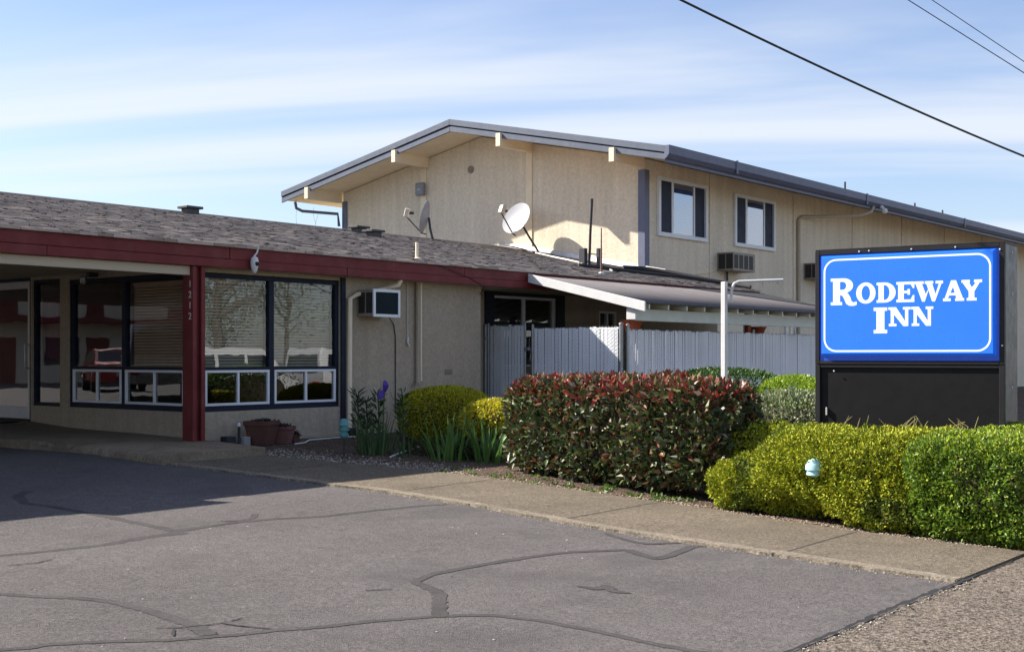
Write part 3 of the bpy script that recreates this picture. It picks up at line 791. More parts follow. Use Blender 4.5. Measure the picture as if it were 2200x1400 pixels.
# upstairs windows: white slider frames, dark screens each side, bright fixed pane
def up_window(x0, x1, z0, z1):
    r1, r2 = x0 + (x1 - x0) * .28, x0 + (x1 - x0) * .75
    b = MB().box(x0 - .07, x1 + .07, GY0 - .075, GY0 - .001, z0 - .10, z0).box(x0 - .07, x1 + .07, GY0 - .075, GY0 - .001, z1, z1 + .09)
    b.box(x0 - .07, x0 + .03, GY0 - .075, GY0 - .001, z0 + .0005, z1 - .0005).box(x1 - .03, x1 + .07, GY0 - .075, GY0 - .001, z0 + .0005, z1 - .0005)
    wn = b.build('upstairs_window', WHITE, wing, bevel=.004)
    for rm_, hw in ((r1, .045), (r2, .03)): MB().box(rm_ - hw, rm_ + hw, GY0 - .04, GY0 - .001, z0 + .001, z1 - .001).build('mullion', WHITE, wn)
    for p0, p1 in ((x0 + .031, r1 - .046), (r2 + .031, x1 - .031)):
        MB().box(p0, p1, GY0 - .02, GY0 - .003, z0 + .001, z1 - .001).build('screen', mat('blue_screen', (.026, .032, .056), .6, .15, 2, spec=.2), wn)
    MB().box(r1 + .046, r2 - .031, GY0 - .008, GY0 - .002, z0 + .001, z1 - .001).build('lining', SCREEN, wn)
    b = MB(); z = z0 + .03
    while z < z1 - .12:
        b.quad((r1 + .05, GY0 - .0105, z), (r2 - .035, GY0 - .0105, z), (r2 - .035, GY0 - .0085, z + .036), (r1 + .05, GY0 - .0085, z + .036)); z += .05
    b.build('blind', BLIND_SKY, wn, kind='stuff')
    MB().box(r1 + .046, r2 - .031, GY0 - .022, GY0 - .016, z0 + .001, z1 - .001).build('pane', GL_UP, wn)
up_window(26.62, 28.88, 4.26, 5.53)
up_window(30.50, 32.74, 4.27, 5.50)
ac_unit('air_conditioner', 29.55, 30.75, 15.98, GY0 - .002, 3.45, 3.93, 'beige louvred air conditioner below the two upstairs windows', AC_BR, AC_BR, False)
ac_unit('air_conditioner', 34.75, 35.95, 15.98, GY0 - .002, 3.47, 3.95, 'beige air conditioner partly hidden behind the left edge of the blue sign', AC_BR, AC_BR, False)
pipe('ac_cable', CREAM, wing, [(29.5, GY0 - .03, 3.5), (28.9, GY0 - .03, 3.36), (28.2, GY0 - .03, 3.28)], .015)
pipe('ac_strut', DSTEEL, wing, [(30.0, GY0 - .06, 3.45), (30.0, GY0 - .06, 3.1)], .03)
# ground-floor window seen under the awning
for x0, x1 in ((29.0, 31.0), (33.5, 34.1)):
    wn = framed('ground_window', 'x', GY0 - .06, x0, x1, .9, 2.2, WHITE, GL_A, .05, wing, d=(0, .058), glassd=.02, rails=((x0 + x1) / 2,))
    box('dark_backing', SCREEN, wn, (x0 + .05, x1 - .05, GY0 - .03, GY0 - .005, .95, 2.15))

# ------------------------------------------------------------------ satellite dishes and antennas on the low roof
def dish(name, base, face, rad, m, masttop, lab, arm=.55, lnbm=BEIGEP, oval=1.0):
    t = E(name, base, lab, 'satellite dish', 'roof satellite dishes')
    bz = Vector(base); c = Vector(masttop); f = Vector(face).normalized()
    MB().tube([(0, 0, -.02), tuple((c - bz) * .55 + Vector((0, 0, -.02))), tuple(c - bz - f * .03)], .028, 8).build('mast', DSTEEL, t, smooth=True, local=True)
    MB().box(-.14, .14, -.14, .14, -.04, .015).build('foot', DSTEEL, t, local=True, bevel=.01)
    x = f.cross(Vector((0, 0, 1))).normalized(); y = x.cross(f).normalized()
    V, Fc = [], []; nr, na = 7, 28
    for side in (0, 1):
        for i in range(nr + 1):
            r_ = rad * i / nr
            for k in range(na):
                an = 2 * math.pi * k / na
                d = .22 * (r_ / rad) ** 2 * rad * 1.2 - side * .014
                V.append(tuple((c - bz) + x * r_ * 1.12 * math.cos(an) + y * r_ * oval * math.sin(an) + f * d))
    o1 = (nr + 1) * na
    for side in (0, 1):
        o = side * o1
        for i in range(nr):
            for k in range(na):
                k2 = (k + 1) % na; q = (o + i * na + k, o + i * na + k2, o + (i + 1) * na + k2, o + (i + 1) * na + k)
                Fc.append(q if side == 0 else q[::-1])
    for k in range(na):
        k2 = (k + 1) % na; Fc.append((nr * na + k, nr * na + k2, o1 + nr * na + k2, o1 + nr * na + k))
    b = MB(); b.v, b.f = V, Fc
    b.build('reflector', m, t, smooth=True, local=True)
    a0 = (c - bz) - y * rad * oval * .98 + f * .06
    a1 = (c - bz) + f * arm - y * rad * .25
    MB().tube([tuple(a0 - f * .1), tuple(a0), tuple(a1)], .017, 6).build('feed_arm', DSTEEL, t, local=True)
    b = MB(); u = (a1 - a0).normalized()
    b.beam(tuple(a1 - y * .02), tuple(a1 + y * .2), .14, .12, up=tuple(f)); lo = b.build('receiver_head', lnbm, t, local=True, bevel=.015)
    MB().tube([tuple(a1 + y * .1 - f * .05), tuple(a1 + y * .12 - f * .16)], .035, 10).build('feed_horn', DSTEEL, t, local=True)
    return t
dish('satellite_dish', (25.72, 19.45, roofz(19.45)), (-.90, .14, .38), .43, DISHW, (25.45, 19.93, 4.68), 'white round satellite dish on a slanted black mast, facing left', .62)
dish('satellite_dish', (22.7, 20.4, roofz(20.4)), (-.50, .86, .22), .34, DISHG, (22.7, 20.58, 4.55), 'small grey satellite dish seen edge-on near the roof ridge', .52, oval=1.2)
t = E('mast_antenna', (23.25, 16.21, roofz(16.21)), 'tall black pole antenna with boxy base on the low roof', 'antenna', 'roof antennas')
pipe('pole', BLACK, t, [(23.25, 16.21, roofz(16.21)), (23.27, 16.2, 3.9), (23.29, 16.17, 4.62)], .030)
pipe('tip', DSTEEL, t, [(23.29, 16.17, 4.621), (23.29, 16.17, 4.72)], .036)
MB().box(23.14, 23.26, 16.26, 16.42, roofz(16.2) + .02, roofz(16.2) + .42).build('base_box', DSTEEL, t, bevel=.01)
MB().box(23.3, 23.42, 15.98, 16.06, roofz(16.0) + .03, roofz(16.0) + .45).build('side_box', DSTEEL, t, bevel=.01)
MB().tube([(23.25, 16.2, roofz(16.2) + .3), (23.36, 16.02, roofz(16.0) + .3)], .015, 6).build('clamp', STEEL, t)
MB().box(23.1, 23.22, 16.3, 16.42, roofz(16.35) + .003, roofz(16.35) + .06).build('foot_block', WHITEP, t, bevel=.01)
t = E('whip_antenna', (21.06, 14.39, roofz(14.39)), 'thin brown whip antenna standing near the eave above the awning', 'antenna', 'roof antennas')
pipe('rod', mat('rusty_rod', (.16, .09, .065), .7), t, [(21.06, 14.39, roofz(14.39)), (21.06, 14.39, 3.78)], [.022, .012])
MB().lathe([(.07, -.01), (.06, .02), (.03, .04)], (21.06, 14.39, roofz(14.39)), 10).build('base_flange', DRIP, t)
# cables draped over the roof
def cable(pts, r, m, lab, name='roof_cable'):
    P = [Vector(p) for p in pts]; Q = []
    for i in range(len(P) - 1):
        for k in range(6):
            t_ = k / 6; p0 = P[max(i - 1, 0)]; p1 = P[i]; p2 = P[i + 1]; p3 = P[min(i + 2, len(P) - 1)]
            Q.append(.5 * ((2 * p1) + (p2 - p0) * t_ + (2 * p0 - 5 * p1 + 4 * p2 - p3) * t_ ** 2 + (3 * p1 - p0 - 3 * p2 + p3) * t_ ** 3))
    Q.append(P[-1])
    return MB().tube(Q, r, 6).build(name, m, None, label=lab, cat='cable', group='cables on the low roof', smooth=True)
rp = lambda x, y, h=.03: (x, y, roofz(y) + h)
cable([rp(25.2, 19.2), rp(24.6, 18.2), rp(24.1, 17.2), rp(23.5, 16.4), rp(23.1, 15.6), rp(22.2, 14.9), rp(21.2, 14.45)], .022, DRIP, 'pale cable running down the low roof from the white dish')
cable([rp(22.4, 15.9, .04), rp(23.2, 15.4, .05), rp(24.2, 15.2, .05), rp(25.2, 14.9, .06), rp(26.0, 14.0, .06)], .045, BLACK, 'thick black cable sagging along the right end of the low roof')
cable([rp(24.9, 16.4, .05), rp(25.4, 16.0, .09), rp(25.7, 15.2, .08), rp(25.85, 14.4, .06), rp(25.9, 13.6, .05)], .060, BLACK, 'black hose bundled at the foot of the blue corner board')
cable([rp(25.5, 20.6, .06), rp(25.2, 20.0, .09), rp(25.35, 19.6, .05), rp(25.2, 19.3, .03)], .018, BLACK, 'short black cable looping behind the white dish')
# white camera on the fascia
t = E('security_camera', (11.24, EY - .02, 2.42), 'white security camera hanging on the red fascia', 'camera')
pipe('bracket_wire', WHITEP, t, [(11.36, EY - .035, 2.69), (11.32, EY - .05, 2.60), (11.26, EY - .06, 2.55)], .012)
MB().lathe([(.012, -.10), (.035, -.07), (.052, 0), (.055, .06), (.045, .11), (.015, .13)], (11.25, EY - .085, 2.42), 14).build('housing', WHITEP, t, smooth=True)
MB().lathe([(.02, 0), (.03, .02), (.028, .05)], (11.25, EY - .145, 2.42), 10).build('lens_dome', BLACK, t, smooth=True)
t = E('porch_camera', (10.5, 16.1, 2.3), 'small dark lamp fixed under the porch ceiling above the window', 'lamp')
MB().box(10.42, 10.58, 15.98, 16.06, 2.34, 2.403).build('mount', DSTEEL, t, bevel=.008)
MB().lathe([(.03, 0), (.05, .03), (.045, .10), (.02, .12)], (10.48, 16.2, 2.24), 12).build('head', STEEL, t, smooth=True)

# ------------------------------------------------------------------ awning over the side yard
AX0, AX1, AY0, AY1 = 17.42, 26.1, 11.02, EY - .06
AZ0, AZ1 = 2.065, 2.60
az = lambda y: AZ0 + (AZ1 - AZ0) * (y - AY0) / (AY1 - AY0)
awn = E('side_awning', (17.42, 12.2, 0), 'lean-to awning of dark corrugated sheet with white rake board', 'awning')
V, Fc = [], []
nx = int((AX1 - AX0) / .07) * 6
ysn = [AY0, (AY0 + AY1) / 2, AY1]
for j, y in enumerate(ysn):
    for i in range(nx + 1):
        x = AX0 + (AX1 - AX0) * i / nx
        V.append((x, y, az(y) + .014 * math.cos(2 * math.pi * i / 6)))
for j in range(2):
    for i in range(nx): Fc.append((j * (nx + 1) + i, j * (nx + 1) + i + 1, (j + 1) * (nx + 1) + i + 1, (j + 1) * (nx + 1) + i))
b = MB(); b.v, b.f = V, Fc
me = b.mesh('corrugated_sheet', CORR, off=absloc(awn), smooth=True)
o = link('corrugated_sheet', me, None, awn)
md = o.modifiers.new('thick', 'SOLIDIFY'); md.thickness = .003
# dark triangular sheet lying over the far upper end
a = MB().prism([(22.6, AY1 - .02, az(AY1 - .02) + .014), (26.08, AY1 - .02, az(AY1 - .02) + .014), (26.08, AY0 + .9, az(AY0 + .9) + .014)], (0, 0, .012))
a.build('dark_triangle', DARKSH, awn)
MB().prism([(AX0 - .045, AY0, az(AY0) + .02), (AX0 - .045, AY1 + .03, az(AY1) + .03), (AX0 - .045, AY1 + .03, az(AY1) - .12), (AX0 - .045, AY0, az(AY0) - .14)], (.04, 0, 0)).build('rake_board', WHITEP, awn, bevel=.005)
MB().prism([(AX1 + .005, AY0, az(AY0) + .02), (AX1 + .005, AY1, az(AY1) + .02), (AX1 + .005, AY1, az(AY1) - .12), (AX1 + .005, AY0, az(AY0) - .14)], (.04, 0, 0)).build('rake_board', WHITEP, awn, bevel=.005)
MB().box(AX0 + .06, AX1, 11.28, 11.36, 1.785, 1.985).build('header_beam', SAGE, awn, bevel=.006)
MB().box(AX0 + .02, AX0 + .058, 11.24, 11.42, 1.80, 2.02).build('beam_end_plate', WHITEP, awn, bevel=.006)
rm = MB().prism([(0, AY0 + .03, az(AY0 + .03) - .014), (0, AY1, az(AY1) - .014), (0, AY1, az(AY1) - .10), (0, 11.34, az(11.34) - .13), (0, AY0 + .03, az(AY0 + .03) - .10)], (.04, 0, 0)).mesh('rafter', YELL, off=(0, absloc(awn).y, 0))
x = AX0 + .12
while x < AX1 - .1:
    link('rafter', rm, None, awn, (x - absloc(awn).x, 0, 0)); x += .60
for x in (17.95, 22.0, 25.9):
    MB().box(x, x + .12, 11.60, 11.69, -.1, az(11.6) - .1).build('awning_post', RUST, awn, bevel=.004)
# red rag and orange baskets hung under the beam
def basket(x, y, z, lab):
    t = E('hanging_basket', (x, y, z), lab, 'basket', 'baskets under the awning')
    MB().lathe([(.07, 0), (.15, .06), (.2, .17), (.21, .19), (.19, .19), (.13, .08)], (x, y, z), 14).build('bowl', RUST, t, smooth=True)
    b_ = MB()
    for k in range(3):
        an = 2.1 * k; b_.tube([(x + .2 * math.cos(an), y + .2 * math.sin(an), z + .19), (x, y, z + .5)], .004, 4)
    b_.build('wire_hanger', STEEL, t)
basket(18.1, 11.75, 1.62, 'rust orange basket under the near end of the awning beam')
basket(22.9, 11.9, 1.60, 'rust orange basket under the middle of the awning beam')

# ------------------------------------------------------------------ chain-link fence with vinyl slats
FX, FY = 17.5, 11.5
sl_h = 1.66
slat_me = MB().box(-.004, .004, -.0325, .0325, 0, 1).mesh('slat', SLATM, bevel=.0015)
def fence_panel(name, lab, ax, fixed, a0, a1, ztop, pitch, group, rails=True):
    mid = (a0 + a1) / 2
    loc = (fixed, mid, 0) if ax == 'y' else (mid, fixed, 0)
    t = E(name, loc, lab, 'fence', group)
    n = int((a1 - a0) / pitch); rng = random.Random(n)
    zb = zg(fixed if ax == 'x' else mid) + .05
    for k in range(n):
        p = a0 + (k + .5) * (a1 - a0) / n
        o = link('slat', slat_me, None, t)
        h = ztop - zb - .015 + rng.uniform(-.02, .012)
        o.scale = (1, pitch / .073, h)
        dl = rng.uniform(-.004, .004)
        o.location = (dl, p - mid, zb) if ax == 'y' else (p - mid, dl, zb)
        o.rotation_euler = (0, rng.uniform(-.004, .004), (0 if ax == 'y' else R(90)) + rng.uniform(-.10, .10))
    # woven wire: two families of diagonals in front of and behind the slats
    b_ = MB(); st = .062; H_ = ztop - zb
    for sgn in (1, -1):
        s = a0 - H_
        while s < a1 + H_:
            # line p = s + sgn*(z-zb)
            zA, zB = zb, ztop
            pA, pB = (s, s + H_) if sgn > 0 else (s, s - H_)
            lo, hi = (pA, pB) if pA < pB else (pB, pA)
            c0, c1 = max(lo, a0), min(hi, a1)
            if c1 - c0 > .02:
                f0, f1 = (c0 - lo) / (hi - lo), (c1 - lo) / (hi - lo)
                if sgn > 0: z0, z1 = zA + f0 * H_, zA + f1 * H_
                else: z0, z1 = zB - f0 * H_, zB - f1 * H_
                off = -.011 * 1 - (.002 if sgn > 0 else 0)
                q = [(fixed + off, c0, z0), (fixed + off, c1, z1)] if ax == 'y' else [(c0, fixed + off, z0), (c1, fixed + off, z1)]
                b_.tube(q, .0021, 3, cap=False)
            s += st
    b_.build('wire_mesh', mat('fence_wire', (.50, .51, .52), .5, .1, 6, metal=.2), t, kind='stuff')
    if rails:
        q = [(fixed + .03, a0, ztop - .04), (fixed + .03, a1, ztop - .04)] if ax == 'y' else [(a0, fixed + .03, ztop - .04), (a1, fixed + .03, ztop - .04)]
        MB().tube(q, .02, 8).build('top_rail', STEEL, t, smooth=True)
    return t
def fpost(parent, x, y, z, r=.028):
    MB().lathe([(r, zg(y) - .05), (r, z), (r * 1.25, z + .005), (r * 1.1, z + .03), (.005, z + .045)], (x, y, 0), 10).build('post', STEEL, parent, smooth=True)
gate = fence_panel('chain_link_gate', 'narrow chain-link gate with grey slats beside the stucco wall', 'y', FX, 13.60, 14.36, 1.76, .066, 'fence panels')
fpost(gate, FX - .01, 14.46, 1.74); fpost(gate, FX, 14.40, 1.75, .02); fpost(gate, FX, 13.57, 1.76, .02)
MB().box(FX - .06, FX + .02, 13.44, 13.55, 1.30, 1.36).build('latch', STEEL, gate, bevel=.005)
for z in (.4, 1.5): MB().box(FX - .04, FX + .03, 14.41, 14.47, z, z + .05).build('hinge', STEEL, gate, bevel=.005)
pan = fence_panel('slatted_fence', 'short grey slatted fence panel half in sun under the white rake board', 'y', FX, 11.62, 13.36, 1.70, .072, 'fence panels')
fpost(pan, FX, 13.40, 1.72); fpost(pan, FX, 11.56, 1.72, .034)
lng = fence_panel('slatted_fence', 'long grey slatted chain-link fence running behind the white pole', 'x', FY, 17.62, 26.6, 1.66, .070, 'fence panels')
fpost(lng, 17.56, FY - .03, 1.70); fpost(lng, 22.1, FY + .05, 1.68); fpost(lng, 26.65, FY, 1.68)

# ------------------------------------------------------------------ leaves and bushes
def sines(rng, k=7, fmin=2, fmax=7):
    W_ = rng.normal(size=(k, 3)); W_ /= np.linalg.norm(W_, axis=1)[:, None]
    W_ *= rng.uniform(fmin, fmax, (k, 1)); ph = rng.uniform(0, 6.28, k); am = 1 / np.linalg.norm(W_, axis=1) ** .6; am /= am.sum()
    return lambda p: (np.sin(p @ W_.T + ph) * am).sum(1)
def superell(u, r, e):
    k = (np.abs(u / r) ** e).sum(1) ** (-1 / e)
    p = u * k[:, None]
    g = np.sign(u) * np.abs(p / r) ** (e - 1) / r
    g /= np.linalg.norm(g, axis=1)[:, None]
    return p, g, k
TOCAM = np.array((-.784, -.621, .12))
def shell(n, c, r, e, lump, noise, rng, depth=.08, ang=0.0, zmin=None, lump2=0.0):
    nf2 = sines(rng, 16, 20, 60)
    c, r = np.array(c, float), np.array(r, float)
    P_, G_ = [], []; tot = 0
    while tot < n:
        u = rng.normal(size=(n * 2, 3)); u /= np.linalg.norm(u, axis=1)[:, None]
        p, g, k = superell(u, r, e)
        wgt = k ** 2 / np.maximum((g * u).sum(1), .05); wgt /= np.percentile(wgt, 97)
        ok = rng.random(len(u)) < wgt
        p, g = p[ok], g[ok]
        p = p + g * (lump * noise(p + c) + lump2 * 2.2 * nf2(p))[:, None] - g * (rng.random(len(p)) ** 2 * depth)[:, None]
        if ang:
            ca, sa = math.cos(ang), math.sin(ang)
            for A in (p, g): A[:, 0], A[:, 1] = A[:, 0] * ca - A[:, 1] * sa, A[:, 0] * sa + A[:, 1] * ca
        p = p + c
        ok = (g @ TOCAM > -.30) | (rng.random(len(p)) < .12); p, g = p[ok], g[ok]      # thin out the side turned to the fence
        if zmin is not None:
            ok = p[:, 2] > zmin; p, g = p[ok], g[ok]
        P_.append(p); G_.append(g); tot += len(p)
    return np.concatenate(P_)[:n], np.concatenate(G_)[:n]
def leaves(P_, G_, ln, wd, rng, a_n=.7, a_r=.8, up=.3, fold=.25):
    n = len(P_)
    d = G_ * a_n + rng.normal(size=(n, 3)) * a_r * .6 + np.array((0, 0, up))
    d /= np.linalg.norm(d, axis=1)[:, None]
    s = np.cross(d, rng.normal(size=(n, 3))); s /= np.linalg.norm(s, axis=1)[:, None]
    nn = np.cross(s, d)
    l_ = (ln * rng.uniform(.65, 1.25, n))[:, None]; w_ = (wd * rng.uniform(.7, 1.2, n))[:, None]
    m_ = P_ + d * l_ * .45
    V = np.stack([P_, m_ + s * w_ * .5 + nn * w_ * fold, P_ + d * l_ - nn * l_ * .12, m_ - s * w_ * .5 + nn * w_ * fold], 1).reshape(-1, 3)
    i = np.arange(n)[:, None] * 4
    F_ = np.concatenate([i + np.array([0, 1, 2]), i + np.array([0, 2, 3])])
    return V, F_
def core(name, c, r, e, parent, scale=.88, ang=0.0, m=None):  # dark solid added inside a bush to block light and stand for inner shade
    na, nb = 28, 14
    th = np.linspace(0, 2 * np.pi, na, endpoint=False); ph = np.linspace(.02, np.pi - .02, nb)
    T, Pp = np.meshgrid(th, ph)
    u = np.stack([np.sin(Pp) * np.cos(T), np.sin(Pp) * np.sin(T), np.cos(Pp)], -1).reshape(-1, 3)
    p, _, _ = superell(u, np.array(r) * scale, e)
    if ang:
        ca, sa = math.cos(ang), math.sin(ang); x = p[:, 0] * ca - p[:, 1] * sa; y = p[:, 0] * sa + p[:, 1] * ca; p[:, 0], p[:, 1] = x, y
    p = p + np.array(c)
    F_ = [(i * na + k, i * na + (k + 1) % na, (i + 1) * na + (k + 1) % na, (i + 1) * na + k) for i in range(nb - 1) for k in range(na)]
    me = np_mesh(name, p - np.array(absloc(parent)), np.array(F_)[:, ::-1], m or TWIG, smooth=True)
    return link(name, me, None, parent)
def pick(rng, n, palette, weights, jit=.18):
    pal = np.array(palette); w_ = np.array(weights, float); w_ /= w_.sum()
    c = pal[rng.choice(len(pal), n, p=w_)]
    return c * rng.uniform(1 - jit, 1 + jit, (n, 1)) * rng.uniform(1 - jit * .3, 1 + jit * .3, (n, 3))
def foliage(name, V, F_, cols4, m, parent, kind='stuff'):
    me = np_mesh(name, V - np.array(absloc(parent)), F_, m, cols4)
    return link(name, me, None, parent, kind=kind)
def stems(parent, c, r, zb, n, rng, rad=.014, name='stem'):
    b_ = MB()
    for k in range(n):
        x0 = c[0] + rng.uniform(-.35, .35) * r[0]; y0 = c[1] + rng.uniform(-.5, .5) * r[1]
        x1 = c[0] + rng.uniform(-.7, .7) * r[0]; y1 = c[1] + rng.uniform(-.8, .8) * r[1]
        b_.tube([(x0, y0, zb - .03), ((x0 * 2 + x1) / 3 + rng.uniform(-.03, .03), (y0 * 2 + y1) / 3, zb + (c[2] - zb) * .6), (x1, y1, c[2] + r[2] * .3)], [rad * 1.3, rad, rad * .5], 5)
    b_.build(name, TWIG, parent)
class Bush:
    """clipped shrub: overlapping rounded masses clothed in small leaves"""
    def __init__(s, name, lab, cat, loc, group=None):
        s.t = E(name, loc, lab, cat, group); s.V = []; s.F = []; s.C = []; s.n = 0
    def mass(s, n, c, r, e, lump, ln, wd, rng, palfn, depth=.08, ang=0.0, zmin=None, freq=(2, 7), cscale=.72, leaf=None, withcore=True, lump2=0.0):
        nf = sines(rng, 9, *freq)
        P_, G_ = shell(n, c, r, e, lump, nf, rng, depth, ang, zmin, lump2)
        V, F_ = leaves(P_, G_, ln, wd, rng, **(leaf or {}))
        cols = palfn(P_, G_, rng)
        s.V.append(V); s.F.append(F_ + s.n); s.C.append(np.repeat(cols, 4, 0)); s.n += len(V)
        if withcore: core('shade_core', c, r, e, s.t, cscale, ang)
        return s
    def done(s, m):
        return foliage('foliage', np.concatenate(s.V), np.concatenate(s.F), np.concatenate(s.C), m, s.t)

# red-tipped photinia hedge
rng = np.random.default_rng(21)
ph = Bush('photinia_hedge', 'large clipped hedge with dark green leaves and red new tips', 'hedge', (12.0, 7.9, -.26))
def pal_ph(P_, G_, rng):
    n = len(P_)
    lowc = pick(rng, n, [(.050, .075, .026), (.080, .105, .034), (.10, .058, .030), (.15, .17, .05), (.20, .075, .035), (.32, .30, .22)], [38, 28, 13, 10, 7, 4])
    topc = pick(rng, n, [(.25, .060, .034), (.20, .075, .036), (.32, .040, .042), (.15, .11, .045), (.38, .26, .19), (.07, .078, .03)], [27, 25, 14, 14, 9, 11])
    h = (P_[:, 2] - .67 + rng.normal(0, .11, n)) / .24
    return np.where((h > rng.random(n))[:, None], topc, lowc)
ANG = math.atan2(9.6 - 6.4, 12.55 - 11.75) - math.pi / 2
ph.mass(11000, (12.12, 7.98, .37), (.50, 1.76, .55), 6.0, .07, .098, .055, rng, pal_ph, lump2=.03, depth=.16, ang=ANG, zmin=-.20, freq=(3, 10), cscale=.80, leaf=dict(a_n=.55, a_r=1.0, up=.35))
ph.done(LEAFG)
stems(ph.t, (12.1, 7.98, .2), (.4, 1.6, .5), zg(8), 16, random.Random(2))

# golden juniper mound
def pal_gold(P_, G_, rng):
    n = len(P_)
    c = pick(rng, n, [(.37, .38, .020), (.30, .335, .020), (.20, .26, .022), (.46, .43, .03), (.11, .15, .02)], [30, 32, 20, 10, 8])
    g2_ = pick(rng, n, [(.15, .20, .022), (.22, .27, .024), (.09, .13, .02), (.16, .11, .04)], [40, 30, 22, 8])
    return np.where((sines(rng, 7, 4, 11)(P_) > .22)[:, None], g2_, c)
def pal_lime(P_, G_, rng):
    n = len(P_)
    new = pick(rng, n, [(.34, .40, .03), (.27, .35, .03), (.20, .29, .03)], [35, 40, 25])
    old = pal_lime0(P_, G_, rng)
    return np.where(((P_[:, 2] - .40 + rng.normal(0, .07, n)) > .06)[:, None], new, old)
def pal_lime0(P_, G_, rng):
    return pick(rng, len(P_), [(.19, .29, .030), (.13, .225, .026), (.29, .35, .035), (.07, .13, .02)], [34, 34, 16, 16])
jn = Bush('golden_juniper', 'golden yellow-green spreading juniper mound in front of the blue sign', 'shrub', (11.3, 5.0, -.33))
fr = dict(a_n=.75, a_r=1.0, up=.15)
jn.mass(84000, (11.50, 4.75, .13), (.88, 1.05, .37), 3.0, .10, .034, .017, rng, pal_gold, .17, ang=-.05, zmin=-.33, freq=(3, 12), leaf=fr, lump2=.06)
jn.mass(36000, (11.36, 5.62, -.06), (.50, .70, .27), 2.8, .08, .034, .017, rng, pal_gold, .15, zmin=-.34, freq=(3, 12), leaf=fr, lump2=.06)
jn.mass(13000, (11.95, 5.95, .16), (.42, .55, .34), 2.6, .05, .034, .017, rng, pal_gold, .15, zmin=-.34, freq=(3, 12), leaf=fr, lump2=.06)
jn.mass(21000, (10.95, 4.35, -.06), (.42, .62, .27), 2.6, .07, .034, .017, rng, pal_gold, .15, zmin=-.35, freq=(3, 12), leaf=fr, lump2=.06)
jn.done(LEAFM)
# long wispy shoots at the top of the mound
b_ = MB(); rs = random.Random(9)
for k in range(22):
    x, y = 11.75 + rs.uniform(-.15, .2), 4.6 + rs.uniform(-.75, .8)
    b_.tube([(x, y, .42), (x + rs.uniform(-.02, .02), y + rs.uniform(-.03, .03), .54), (x + rs.uniform(-.05, .05), y + rs.uniform(-.08, .08), .58 + rs.uniform(0, .06))], [.005, .004, .002], 4)
b_.build('long_shoots', mat('straw_shoot', (.36, .31, .12), .8, transl=.2), jn.t, kind='stuff')
# bright green boxwood hedge at the right edge
gh = Bush('boxwood_hedge', 'bright green clipped box hedge at the right edge beside the sidewalk', 'hedge', (11.2, 3.5, -.36))
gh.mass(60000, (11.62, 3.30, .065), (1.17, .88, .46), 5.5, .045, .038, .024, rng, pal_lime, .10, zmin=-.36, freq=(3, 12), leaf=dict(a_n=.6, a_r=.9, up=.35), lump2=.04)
gh.done(LEAF)
# shrubs between the hedge and the fence
def pal_dark(P_, G_, rng): return pick(rng, len(P_), [(.055, .115, .022), (.04, .085, .02), (.085, .15, .03)], [45, 35, 20])
def pal_olive(P_, G_, rng): return pick(rng, len(P_), [(.28, .40, .03), (.20, .31, .025), (.36, .45, .05)], [40, 40, 20])
def pal_var(P_, G_, rng): return pick(rng, len(P_), [(.34, .36, .20), (.16, .22, .09), (.07, .12, .04), (.46, .46, .30)], [30, 30, 25, 15])
b1 = Bush('rounded_shrub', 'dark green clipped shrub behind the white pole against the fence', 'shrub', (15.6, 8.6, -.25))
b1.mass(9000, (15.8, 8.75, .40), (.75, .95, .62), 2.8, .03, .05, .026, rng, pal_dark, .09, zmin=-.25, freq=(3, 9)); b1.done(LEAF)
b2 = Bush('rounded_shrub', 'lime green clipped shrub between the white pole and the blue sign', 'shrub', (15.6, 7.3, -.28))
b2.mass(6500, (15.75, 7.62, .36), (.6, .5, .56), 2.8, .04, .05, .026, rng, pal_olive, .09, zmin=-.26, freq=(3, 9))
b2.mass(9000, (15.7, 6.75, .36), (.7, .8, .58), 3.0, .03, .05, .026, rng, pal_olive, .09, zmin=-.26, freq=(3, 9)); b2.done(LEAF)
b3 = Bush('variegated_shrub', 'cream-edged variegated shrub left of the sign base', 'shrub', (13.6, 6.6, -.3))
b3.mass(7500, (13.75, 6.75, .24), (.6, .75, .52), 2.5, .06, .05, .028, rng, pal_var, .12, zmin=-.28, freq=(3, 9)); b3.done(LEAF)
# gold bush and small yellow bush by the wall
def pal_og(P_, G_, rng): return pick(rng, len(P_), [(.52, .48, .025), (.38, .38, .025), (.55, .42, .025), (.17, .20, .02)], [35, 32, 15, 18])
def pal_yel(P_, G_, rng): return pick(rng, len(P_), [(.62, .52, .03), (.5, .46, .04), (.32, .34, .04), (.12, .17, .03)], [45, 25, 18, 12])
g1 = Bush('gold_mound_shrub', 'round gold-green shrub against the stucco wall left of the gate', 'shrub', (14.0, 12.5, -.06))
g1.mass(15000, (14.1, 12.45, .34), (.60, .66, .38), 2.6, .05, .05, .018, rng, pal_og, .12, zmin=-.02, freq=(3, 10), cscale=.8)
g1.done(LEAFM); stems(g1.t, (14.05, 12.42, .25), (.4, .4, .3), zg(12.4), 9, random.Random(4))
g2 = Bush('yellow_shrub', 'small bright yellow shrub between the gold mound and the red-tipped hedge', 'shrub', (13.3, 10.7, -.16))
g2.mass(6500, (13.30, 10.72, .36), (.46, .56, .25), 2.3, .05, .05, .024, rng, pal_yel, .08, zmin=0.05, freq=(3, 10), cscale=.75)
g2.done(LEAF); stems(g2.t, (13.3, 10.66, .25), (.3, .3, .2), zg(10.6), 8, random.Random(5))
